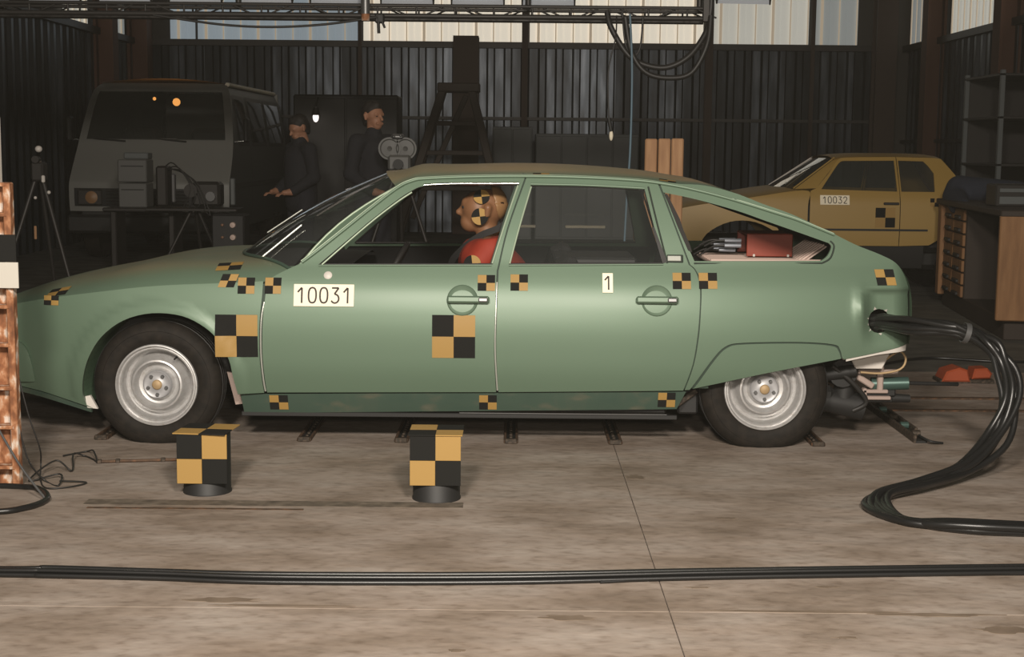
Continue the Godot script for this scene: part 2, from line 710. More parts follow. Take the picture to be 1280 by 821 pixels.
	textured("rust", noise_tex(0.012, [[0.0, 0.10, 0.035, 0.014], [0.42, 0.27, 0.105, 0.042], [0.58, 0.42, 0.2, 0.1], [0.75, 0.62, 0.52, 0.44], [1.0, 0.68, 0.62, 0.56]], 5, 12.0, 512, 41), Vector3(2.2, 1.3, 2.2), 0.75)
	textured("floor_rust", noise_tex(0.03, [[0.0, 0.05, 0.03, 0.02], [0.6, 0.10, 0.06, 0.035], [1.0, 0.22, 0.10, 0.05]], 4, 0.0, 256, 43), Vector3(3, 3, 3), 0.7, 0.3)
	# corrugated cladding, dark with bluish zinc
	for k in 3:
		var d: float = [0.45, 1.0, 1.9][k]
		textured("cladding_%d" % k, noise_tex(0.012, [[0.0, 0.022 * d, 0.023 * d, 0.025 * d], [0.5, 0.044 * d, 0.05 * d, 0.058 * d], [1.0, 0.1 * d, 0.11 * d, 0.125 * d]], 5, 0.0, 256, 51 + k), Vector3(1.3, 0.18, 1.3), 0.38, 0.7)
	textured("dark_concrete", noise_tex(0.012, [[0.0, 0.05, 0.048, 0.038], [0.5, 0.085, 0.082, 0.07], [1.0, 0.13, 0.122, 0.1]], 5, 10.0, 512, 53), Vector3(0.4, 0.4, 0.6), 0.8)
	textured("cladding", noise_tex(0.012, [[0.0, 0.022, 0.022, 0.022], [0.5, 0.05, 0.056, 0.064], [1.0, 0.13, 0.14, 0.15]], 5, 0.0, 512, 51), Vector3(1.3, 0.18, 1.3), 0.36, 0.75)
	mat("roof_sheet", 0.05, 0.045, 0.04, 0.8)
	mat("column_steel", 0.05, 0.032, 0.024, 0.75)
	mat("rust_steel", 0.075, 0.032, 0.018, 0.8)
	glow("window_warm", 0.86, 0.79, 0.66, 0.62)
	glow("window_pale", 0.66, 0.65, 0.58, 0.45)
	glow("window_blue", 0.40, 0.475, 0.53, 0.36)
	glow("window_grey", 0.44, 0.47, 0.46, 0.3)
	glow("window_rib", 0.55, 0.45, 0.33, 0.45)
	# wood
	textured("plywood", noise_tex(0.012, [[0.0, 0.30, 0.155, 0.075], [0.6, 0.39, 0.215, 0.105], [1.0, 0.47, 0.28, 0.15]], 5, 20.0, 512, 61), Vector3(3.0, 0.35, 3.0), 0.75)
	textured("bench_wood", noise_tex(0.012, [[0.0, 0.17, 0.08, 0.03], [0.6, 0.25, 0.125, 0.05], [1.0, 0.3, 0.16, 0.07]], 5, 20.0, 512, 63), Vector3(2.2, 0.3, 2.2), 0.7)
	mat("dark_wood", 0.03, 0.02, 0.014, 0.7)
	# vehicles behind
	var yp := mat("yellow_paint", 0.37, 0.235, 0.06, 0.5)
	yp.clearcoat_enabled = true
	yp.clearcoat = 0.3
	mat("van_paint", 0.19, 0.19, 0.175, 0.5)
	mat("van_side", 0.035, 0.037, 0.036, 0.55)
	mat("van_roof", 0.6, 0.54, 0.42, 0.6)
	mat("cabinet_grey", 0.10, 0.11, 0.11, 0.5)
	mat("camera_grey", 0.10, 0.10, 0.095, 0.5)
	mat("jacket", 0.02, 0.025, 0.04, 0.9)
	mat("blue_cord", 0.11, 0.18, 0.23, 0.5)
	mat("lamp_housing", 0.6, 0.64, 0.7, 0.3, 0.35)
	mat("marker_white", 0.55, 0.52, 0.46, 0.7)
	textured("floor_dark", noise_tex(0.02, [[0.0, 0.06, 0.046, 0.034], [0.6, 0.12, 0.095, 0.07], [1.0, 0.2, 0.16, 0.125]], 4, 0.0, 256, 77), Vector3(2, 2, 2), 0.8)
	mat("paper", 0.75, 0.74, 0.7, 0.8)
	mat("lens", 0.02, 0.02, 0.025, 0.05)
	glow("glint_orange", 1.0, 0.42, 0.1, 2.0)
	glow("lamp_white", 1.0, 0.9, 0.85, 1.6)
	var gl := mat("glass", 0.55, 0.6, 0.58, 0.02)
	gl.transparency = BaseMaterial3D.TRANSPARENCY_ALPHA
	gl.albedo_color.a = 0.03
	var dg := mat("dark_glass", 0.05, 0.055, 0.05, 0.03)
	dg.transparency = BaseMaterial3D.TRANSPARENCY_ALPHA
	dg.albedo_color.a = 0.55


func _ready() -> void:
	rng.seed = 20
	# ---- camera, sky, lights, exposure
	var cam := Camera3D.new()
	cam.name = "camera"
	cam.position = Vector3(0, 1.43, 0)
	cam.rotation = Vector3(-0.12464, 0, 0.0095)
	cam.rotation_order = EULER_ORDER_YXZ
	cam.fov = rad_to_deg(2.0 * atan(410.5 / 1800.0))
	cam.far = 100.0
	add_child(cam)
	cam.current = true
	var we := WorldEnvironment.new()
	we.name = "environment"
	var env := Environment.new()
	env.background_mode = Environment.BG_COLOR
	env.background_color = Color(0.55, 0.6, 0.66)
	env.tonemap_mode = Environment.TONE_MAPPER_LINEAR
	env.tonemap_exposure = 1.0
	env.sdfgi_enabled = true
	env.ssao_enabled = true
	env.ssil_enabled = true
	# thin fog, added to lift the black level
	env.fog_enabled = true
	env.fog_mode = Environment.FOG_MODE_EXPONENTIAL
	env.fog_density = 0.0011
	env.fog_light_color = Color(0.9, 0.88, 0.82)
	we.environment = env
	add_child(we)
	# two floodlights high up behind the camera
	for s in [-1.0, 1.0]:
		var l := SpotLight3D.new()
		l.name = "flood_light"
		l.position = Vector3(s * 0.9, 3.6, 0.3)
		l.light_color = Color(1.0, 0.96, 0.91)
		l.light_energy = 38.0
		l.light_size = 0.35
		l.spot_range = 45.0
		l.spot_angle = 50.0
		l.spot_attenuation = 2.0
		l.shadow_enabled = true
		add_child(l, true)
		l.look_at_from_position(l.position, Vector3(0, 0.4, -8.0))
	# the photographer's lamp beside the camera
	var fl := SpotLight3D.new()
	fl.name = "camera_lamp"
	fl.position = Vector3(0.2, 1.7, 0.15)
	fl.light_color = Color(1.0, 0.96, 0.9)
	fl.light_energy = 9.0
	fl.light_size = 0.12
	fl.spot_range = 45.0
	fl.spot_angle = 50.0
	fl.spot_attenuation = 2.0
	fl.shadow_enabled = true
	add_child(fl)
	fl.look_at_from_position(fl.position, Vector3(0, 0.6, -8.0))
	# a weak unseen fill light added high in the hall, lifting the dark parts
	var hl := OmniLight3D.new()
	hl.name = "hall_fill"
	hl.position = Vector3(0, 6.2, -12.0)
	hl.light_color = Color(1.0, 0.9, 0.78)
	hl.light_energy = 1.0
	hl.light_size = 0.4
	hl.omni_range = 40.0
	hl.omni_attenuation = 2.0
	hl.shadow_enabled = true
	add_child(hl)

	make_materials()
	make_tables()
	# ---- the hall
	make_floor()
	make_walls()
	make_green_car()
	make_dummy()
	make_car_load()
	make_yellow_car()
	make_van()
	make_truss()
	make_target_blocks()
	make_post()
	make_hoses()
	make_floor_things()
	make_people()
	make_background_things()


func make_floor() -> void:
	var base := struct("floor", MB.new().box(Vector3(0.1, -0.16, -8), Vector3(13.6, 0.2, 34)), M.subfloor)
	var xs := [-6.7, -4.5, 0.5, 5.5, 6.9]
	var zs := [9.0, 0.65, -4.346, -9.34, -14.34, -19.34, -25.0]
	for i in xs.size() - 1:
		for j in zs.size() - 1:
			var w: float = xs[i + 1] - xs[i]
			var d: float = zs[j] - zs[j + 1]
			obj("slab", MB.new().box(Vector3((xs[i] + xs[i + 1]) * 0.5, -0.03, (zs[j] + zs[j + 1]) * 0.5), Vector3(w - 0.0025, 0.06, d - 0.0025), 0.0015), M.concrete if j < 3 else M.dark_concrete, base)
	# worn patches and oil on the concrete, each with an outline of its own
	var spots := [[-0.9, -4.42, 0.14, 0.03], [-0.74, -4.37, 0.26, 0.014], [0.18, -4.28, 0.1, 0.03], [0.95, -4.36, 0.4, 0.016], [1.32, -4.34, 0.25, 0.02], [0.62, -4.6, 0.05, 0.012], [1.05, -4.62, 0.05, 0.014], [0.85, -5.5, 0.05, 0.02], [0.55, -6.2, 0.06, 0.05], [-0.15, -3.98, 0.03, 0.015], [1.0, -4.12, 0.05, 0.012], [1.5, -4.2, 0.12, 0.04]]
	for s in spots:
		var poly := []
		for k in 22:
			var a := TAU * k / 22.0
			var r := 0.55 + 0.45 * rng.randf()
			poly.append(Vector2(cos(a) * s[2] * r, sin(a) * s[3] * r))
		poly = spline(poly + [poly[0]], 3)
		poly.remove_at(poly.size() - 1)
		obj("stain", MB.new().prism(poly, 0.0, 0.0012, Transform3D(Basis(Vector3.RIGHT, -PI / 2), Vector3(s[0], 0.0, s[1]))), M.stain, base)


# corrugated sheeting along x from x0 to x1, between y0 and y1, ribs towards +z
func corrugated(x0: float, x1: float, y0: float, y1: float, pitch := 0.287, depth := 0.04) -> MB:
	var mb := MB.new()
	var prof := []
	var x := x0
	while x < x1:
		for q in [[0.0, 0.0], [0.48, 0.0], [0.6, depth], [0.9, depth]]:
			var px: float = x + q[0] * pitch
			if px <= x1:
				prof.append(Vector2(px, q[1]))
		x += pitch
	prof.append(Vector2(x1, 0.0))
	for i in prof.size() - 1:
		var a: Vector2 = prof[i]
		var b: Vector2 = prof[i + 1]
		mb.flat(Vector3(a.x, y0, a.y), Vector3(b.x, y0, b.y), Vector3(b.x, y1, b.y), Vector3(a.x, y1, a.y), Vector3(0, 0, 1))
	return mb


func place_wall(o: Node3D, at: Vector3, turn: float) -> void:
	o.position = at
	o.rotation.y = turn


var window_no := 0

func add_window(at: Vector3, turn: float, w: float, y0: float, y1: float, m: Material, rib_step: float) -> void:
	window_no += 1
	var o := struct("window_%d" % window_no, corrugated(-w * 0.5, w * 0.5, y0, y1, 0.287, 0.02), m)
	place_wall(o, at, turn)
	var rb := MB.new()
	var x := -w * 0.5 + rib_step * 0.5
	var k := 0
	while x < w * 0.5:
		rb.box(Vector3(x, (y0 + y1) * 0.5, 0.03), Vector3(0.045 if k % 3 == 0 else 0.02, y1 - y0, 0.012))
		x += rib_step
		k += 1
	obj("rib", rb, M.window_rib, o)
	var l := AreaLight3D.new()
	l.name = "window_light"
	l.area_size = Vector2(w, y1 - y0)
	l.position = Vector3(0, (y0 + y1) * 0.5, 0.06)
	l.rotation.y = PI
	l.light_color = (m as StandardMaterial3D).emission
	l.light_energy = 0.12
	l.area_range = 40.0
	l.shadow_enabled = true
	o.add_child(l)


# a row of corrugated sheets, each a little different in tone and set
func sheets(w: Node3D, n: int, at: Vector3, turn: float, width: float) -> void:
	var shapes := [corrugated(0.0, width + 0.012, 0.0, 3.12), corrugated(0.0, width + 0.012, 0.0, 3.12, 0.287, 0.028), corrugated(0.0, width + 0.012, 0.0, 3.12, 0.287, 0.05)]
	var meshes := []
	for m in shapes:
		for k in 3:
			meshes.append(mesh_of([[m, M["cladding_%d" % k]]]))
	var tones := [0, 1, 0, 0, 1, 2, 0, 1, 2, 2, 1, 0, 1, 2, 0, 1, 0, 0, 1, 0, 1, 0]
	for i in n:
		var o := MeshInstance3D.new()
		o.name = "sheet"
		o.mesh = meshes[(rng.randi() % 3) * 3 + (tones[i % 22] if turn == 0.0 else rng.randi() % 2)]
		o.position = at + Basis(Vector3.UP, turn) * Vector3(i * width, 0, 0.012 * (i % 2))
		o.rotation.y = turn + rng.randf_range(-0.006, 0.006)
		w.add_child(o, true)
	obj("lining", MB.new().box(at + Basis(Vector3.UP, turn) * Vector3(n * width * 0.5, 1.56, -0.03), Vector3(n * width, 3.12, 0.02) if turn == 0.0 else Vector3(0.02, 3.12, n * width)), M.roof_sheet, w)


func make_walls() -> void:
	var zb := -24.5
	# outer shells with thickness, then the sheeting
	var shell := MB.new().box(Vector3(0.15, 3.5, zb - 0.25), Vector3(13.6, 7.2, 0.3))
	var w := struct("wall_back", shell, M.roof_sheet)
	sheets(w, 22, Vector3(-6.35, 0, zb), 0.0, 0.574)
	obj("sheeting", corrugated(-6.35, 6.2, 4.3, 7.0), M.cladding, w).position = Vector3(0, 0, zb)
	obj("girt", MB.new().box(Vector3(0, 3.13, zb + 0.06), Vector3(12.6, 0.1, 0.14)), M.dark_metal, w)
	obj("girt", MB.new().box(Vector3(0, 1.92, zb + 0.06), Vector3(12.6, 0.05, 0.1)), M.dark_metal, w)
	obj("girt", MB.new().box(Vector3(0, 4.32, zb + 0.06), Vector3(12.6, 0.1, 0.14)), M.dark_metal, w)
	w = struct("wall_left", MB.new().box(Vector3(-6.6, 3.5, -8), Vector3(0.3, 7.2, 34)), M.roof_sheet)
	sheets(w, 22, Vector3(-6.38, 0, -11.9), PI / 2, 0.574)
	var s := obj("sheeting", corrugated(-16.5, 16.5, 4.2, 7.0), M.cladding, w)
	place_wall(s, Vector3(-6.38, 0, -8), PI / 2)
	obj("girt", MB.new().box(Vector3(-6.34, 3.13, -8), Vector3(0.14, 0.1, 33)), M.dark_metal, w)
	w = struct("wall_right", MB.new().box(Vector3(6.85, 3.5, -8), Vector3(0.3, 7.2, 34)), M.roof_sheet)
	sheets(w, 22, Vector3(6.6, 0, -24.5), -PI / 2, 0.574)
	s = obj("sheeting", corrugated(-16.5, 16.5, 4.2, 7.0), M.cladding, w)
	place_wall(s, Vector3(6.6, 0, -8), -PI / 2)
	obj("girt", MB.new().box(Vector3(6.56, 3.13, -8), Vector3(0.14, 0.1, 33)), M.dark_metal, w)
	obj("girt", MB.new().box(Vector3(6.56, 1.6, -8), Vector3(0.1, 0.05, 33)), M.dark_metal, w)
	struct("wall_front", MB.new().box(Vector3(0.15, 3.5, 9.1), Vector3(13.6, 7.2, 0.3)), M.roof_sheet)
	struct("ceiling", MB.new().box(Vector3(0.15, 7.2, -8), Vector3(13.6, 0.3, 34.4)), M.roof_sheet)
	# translucent sheets above the cladding
	for q in [[-5.55, 0.42, "window_blue"], [-3.95, 2.7, "window_blue"], [-1.2, 2.66, "window_warm"], [1.7, 2.9, "window_warm"], [4.1, 1.62, "window_pale"], [5.35, 0.75, "window_grey"]]:
		add_window(Vector3(q[0], 0, zb), 0.0, q[1], 3.18, 4.27, M[q[2]], 0.29)
	for q in [[-21.3, 1.2, "window_pale"], [-23.3, 1.3, "window_grey"]]:
		add_window(Vector3(-6.38, 0, q[0]), PI / 2, q[1], 3.18, 4.15, M[q[2]], 0.29)
	for q in [[-23.7, 1.5, "window_grey"], [-20.9, 2.6, "window_pale"], [-17.8, 2.0, "window_warm"]]:
		add_window(Vector3(6.6, 0, q[0]), -PI / 2, q[1], 3.18, 4.15, M[q[2]], 0.29)
	# steel columns
	var n := 0
	for p in [[-6.2, -24.2, 0.34, "rust_steel"], [-6.2, -22.2, 0.3, "rust_steel"], [6.1, -24.15, 0.34, "column_steel"], [6.45, -22.55, 0.3, "rust_steel"], [6.45, -19.2, 0.3, "rust_steel"], [0.17, -24.3, 0.10, "column_steel"], [3.23, -24.3, 0.12, "column_steel"], [-2.57, -24.3, 0.06, "column_steel"], [-0.8, -24.2, 0.42, "column_steel"], [4.95, -24.3, 0.06, "column_steel"]]:
		n += 1
		var mb := MB.new()
		var h := 7.0
		if p[2] == 0.42:
			h = 3.25
		mb.box(Vector3(0, h * 0.5, p[2] * 0.42), Vector3(p[2], h, p[2] * 0.14))
		mb.box(Vector3(0, h * 0.5, -p[2] * 0.42), Vector3(p[2], h, p[2] * 0.14))
		mb.box(Vector3(0, h * 0.5, 0), Vector3(p[2] * 0.16, h, p[2] * 0.8))
		var o := struct("column_%d" % n, mb, M[p[3]])
		o.position = Vector3(p[0], 0, p[1])
		if absf(p[0]) > 6.15:
			o.rotation.y = PI / 2


# ------------------------------------------------------------------ the green car; its own axes: x along the car (front at -x), z towards the camera
func make_tables() -> void:
	var k := [[0.10, 0.775], [0.19, 0.815], [0.27, 0.845], [0.37, 0.872], [0.47, 0.884], [0.57, 0.888], [0.65, 0.882], [0.71, 0.871], [0.765, 0.856], [0.80, 0.842], [0.84, 0.822], [0.89, 0.796], [1.02, 0.742], [1.12, 0.696], [1.22, 0.646], [1.32, 0.59]]
	for i in 301:
		wtab.append(knots(i * 0.005, k))


func car_w(y: float) -> float:
	var f := clampf(y / 0.005, 0.0, 299.0)
	var i := int(f)
	return lerpf(wtab[i], wtab[i + 1], f - i)


func taper(x: float) -> float:
	var t := 0.0
	if x < -1.2:
		var u := (-1.2 - x) / 1.4
		t += 0.1 * u * u
		var w := maxf(0.0, u - 0.45)
		t += 0.36 * w * w
	if x > 0.5:
		var u := (x - 0.5) / 1.45
		t += 0.13 * u * u
	if x > 1.84:
		t += pow((x - 1.84) / 0.08, 2.0) * 0.05
	return t


func side_z(x: float, y: float) -> float:
	return car_w(y) - taper(x)


# near side: the rear corner is dented under a crease, round the hole for the hoses
func side_dent(x: float, y: float) -> float:
	var d := 0.03 * smoothstep(1.66, 1.74, x) * smoothstep(0.785, 0.745, y) * smoothstep(0.48, 0.6, y)
	d += 0.02 * exp(-pow((x - 1.76) / 0.07, 2.0) - pow((y - 0.62) / 0.06, 2.0))
	d -= 0.02 * exp(-pow((x - 1.665) / 0.03, 2.0) - pow((y - 0.69) / 0.07, 2.0))
	d -= 0.012 * exp(-pow((y - 0.768) / 0.014, 2.0)) * smoothstep(1.62, 1.78, x)
	if x < -1.2:
		d -= arch_lip(x, y)
	return side_z(x, y) - d


const ROOF_E := [[-0.66, 1.205], [-0.56, 1.232], [-0.49, 1.264], [-0.421, 1.276], [-0.208, 1.286], [0.055, 1.292], [0.342, 1.29], [0.613, 1.281], [0.709, 1.275], [0.807, 1.265], [0.927, 1.259], [1.07, 1.225], [1.208, 1.173], [1.347, 1.125], [1.539, 1.039]]
const HOOD_E := [[-2.769, 0.53], [-2.7, 0.585], [-2.557, 0.626], [-2.372, 0.669], [-2.152, 0.709], [-1.818, 0.754], [-1.609, 0.773], [-1.4, 0.783], [-1.177, 0.795], [-1.0, 0.80]]
const HOOD_C := [[-2.78, 0.02], [-2.57, 0.035], [-2.38, 0.056], [-2.19, 0.064], [-2.04, 0.070], [-1.886, 0.086], [-1.767, 0.095], [-1.614, 0.098], [-1.4, 0.094], [-1.0, 0.094]]


func hood_pt(x: float, u: float) -> Vector3:
	var ye := knots(x, HOOD_E)
	var p := lerpf(2.6, 8.0, clampf((x + 2.5) / 1.3, 0.0, 1.0))
	var z := side_z(x, ye)
	return Vector3(x, ye + knots(x, HOOD_C) * (1.0 - pow(absf(u), p)), z * u)


func cowl_x(u: float) -> float:
	return -1.40 + 0.41 * pow(absf(u), 2.5)


func roof_pt(x: float, u: float) -> Vector3:
	var ye := knots(x, ROOF_E)
	var c := knots(x, [[-0.66, 0.1], [-0.6, 0.09], [-0.345, 0.063], [0.0, 0.061], [0.33, 0.056], [0.62, 0.046], [0.81, 0.036], [0.93, 0.022], [1.2, -0.012], [1.54, -0.02]])
	return Vector3(x, ye + c * (1.0 - pow(absf(u), 2.6)), side_z(x, ye) * u)


func tail_pt(t: float, u: float) -> Vector3:
	var k := [Vector2(1.539, 1.039), Vector2(1.656, 0.982), Vector2(1.773, 0.937), Vector2(1.851, 0.896), Vector2(1.897, 0.832), Vector2(1.916, 0.762), Vector2(1.92, 0.687), Vector2(1.916, 0.572), Vector2(1.907, 0.51)]
	var f := clampf(t, 0.0, 0.9999) * 8.0
	var i := int(f)
	var p: Vector2 = k[i].cubic_interpolate(k[i + 1], k[maxi(i - 1, 0)], k[mini(i + 2, 8)], f - i)
	var b := 0.05 * (1.0 - u * u) * smoothstep(0.2, 0.7, t) - 0.02 * (1.0 - pow(absf(u), 2.6)) * (1.0 - smoothstep(0.0, 0.5, t))
	var up := 1.0 - smoothstep(0.2, 0.5, t)
	return Vector3(p.x + b * (1.0 - up), p.y + b * up, (car_w(p.y) - taper(minf(p.x, 1.84)) - maxf(0.0, p.x - 1.84) * 0.3) * u)


# a patch w by h on the near side about (cx, cy), lifted by off; returns four squares as (first, second) colours
func checker(cx: float, cy: float, w: float, h: float, yellow_first: bool, parent: Node, label := "", inset := 0.0, lean := 0.0) -> void:
	var a := MB.new()
	var b := MB.new()
	for i in 2:
		for j in 2:
			var m := a if (i == j) == yellow_first else b
			var f := func(u: float, v: float) -> Vector3:
				var x := cx + w * ((i + u) * 0.5 - 0.5) + lean * ((1 - j + v) * 0.5 - 0.5) * h
				var y := cy + h * ((1 - j + v) * 0.5 - 0.5)
				return Vector3(x, y, side_dent(x, y) + 0.003 - inset)
			m.grid(f, 3, 3, func(_p): return Vector3(0, 0, 1))
	# a thin edge all round
	var rim := MB.new()
	var c := []
	for q in [[-0.5, -0.5], [0.5, -0.5], [0.5, 0.5], [-0.5, 0.5]]:
		var x: float = cx + w * q[0] + lean * q[1] * h
		var y: float = cy + h * q[1]
		c.append(Vector3(x, y, side_dent(x, y) + 0.003 - inset))
	for i in 4:
		rim.flat(c[i], c[(i + 1) % 4], c[(i + 1) % 4] - Vector3(0, 0, 0.004), c[i] - Vector3(0, 0, 0.004), (c[i] + c[(i + 1) % 4]) * 0.5 - Vector3(cx, cy, c[i].z))
	b.add(rim)
	var o := obj("checker_target", [[a, M.yellow_sticker], [b, M.black_sticker]], null, parent)
	if label:
		o.set_meta("label", label)


func number_plate(text: String, cx: float, cy: float, w: float, h: float, zf: Callable, parent: Node, dw: float) -> void:
	var z: float = maxf(zf.call(cx, cy + h * 0.5), zf.call(cx, cy))
	var lean := atan2(zf.call(cx, cy - h * 0.5) - zf.call(cx, cy + h * 0.5), h)
	var bs := Basis(Vector3.RIGHT, -lean)
	z = (zf.call(cx, cy - h * 0.5) + zf.call(cx, cy + h * 0.5)) * 0.5 + 0.006
	var pl := obj("number_plate", MB.new().box(Vector3(), Vector3(w, h, 0.003), 0.001), M.white_plate, parent)
	pl.transform = Transform3D(bs, Vector3(cx, cy, z))
	pl.set_meta("label", "white sticker reading %s" % text)
	var n := text.length()
	for i in n:
		var mb := MB.new()
		var dh := h * 0.74
		var x0 := -dw * n * 0.5 + dw * (i + 0.5) - 0.3 * dh * 0.95
		var pts := []
		for p in digit_shape(text[i]):
			pts.append(Vector2(p.x * dh * 0.95 + x0, p.y * dh - dh * 0.5))
		ribbon(mb, pts, h * 0.075, 0.002, Transform3D(Basis(), Vector3(0, 0, 0.0012)))
		obj("digit", mb, M.ink, pl)


func wheel(parent: Node, at: Vector3, side: float) -> void:
	var xf := Transform3D(Basis(Vector3.RIGHT, PI / 2 * side), at)
	var P := func(a: Array) -> Array:
		var o := []
		for q in a:
			o.append(Vector2(q[0], q[1]))
		return o
	var t := MB.new().lathe(P.call([[0.19, -0.17], [0.2, -0.185], [0.25, -0.195], [0.285, -0.185], [0.302, -0.165], [0.308, -0.13], [0.309, -0.131], [0.311, -0.1], [0.31, -0.05], [0.303, -0.02], [0.297, -0.012], [0.286, 0.0], [0.27, 0.008], [0.262, 0.0095], [0.26, 0.0065], [0.252, 0.008], [0.235, 0.009], [0.215, 0.005], [0.198, -0.004], [0.19, -0.014]]), xf, 64, 0.0)
	var w := obj("tyre", t, M.tyre_rubber, parent)
	var grooves := MB.new()
	for h in [-0.045, -0.085, -0.125]:
		grooves.lathe(P.call([[0.3095, h - 0.004], [0.3122, h - 0.003], [0.3122, h + 0.003], [0.3095, h + 0.004]]), xf, 48, 0.0)
	obj("tread_groove", grooves, M.black, w)
	var r := MB.new().lathe(P.call([[0.058, -0.016], [0.066, -0.016], [0.07, -0.036], [0.08, -0.056], [0.097, -0.052], [0.106, -0.014], [0.112, -0.006], [0.12, -0.008], [0.128, -0.022], [0.140, -0.06], [0.152, -0.078], [0.163, -0.07], [0.168, -0.022], [0.171, -0.006], [0.175, -0.003], [0.178, -0.008], [0.183, -0.009], [0.186, 0.004], [0.19, 0.01], [0.196, 0.009], [0.199, 0.0], [0.197, -0.012]]), xf, 64)
	var rim := obj("rim", r, M.rim_metal, parent)
	var hub := MB.new().lathe(P.call([[0.02, -0.008], [0.034, -0.014], [0.058, -0.014], [0.064, -0.010], [0.068, -0.014], [0.070, -0.034]]), xf, 32)
	obj("hub", hub, M.hub_metal, rim)
	obj("hub_cap", MB.new().lathe(P.call([[0.0, 0.0], [0.018, -0.001], [0.024, -0.006], [0.025, -0.016]]), xf, 20), M.brass, rim)
	for k in 5:
		var a := TAU * k / 5.0 + 0.3
		obj("wheel_nut", MB.new().lathe(P.call([[0.0, 0.006], [0.007, 0.006], [0.009, 0.002], [0.0095, -0.016]]), xf * Transform3D(Basis(), Vector3(cos(a) * 0.046, -0.004, sin(a) * 0.048)), 6), M.grey_metal, rim)
	var va := -0.95
	obj("valve", MB.new().rod(xf * Vector3(cos(va) * 0.166, -0.02, sin(va) * 0.166), xf * Vector3(cos(va) * 0.158, 0.018, sin(va) * 0.158), 0.005, 0.004, 8), M.black, rim)


# a strip of round section laid on the near side along x, y points
func side_strip(pts: Array, r: float, side: float, lift := 0.0, sub := 5) -> MB:
	var o := []
	for p in spline(pts, sub):
		o.append(Vector3(p.x, p.y, side * (side_z(p.x, p.y) + lift)))
	return MB.new().tube(o, r, 6)


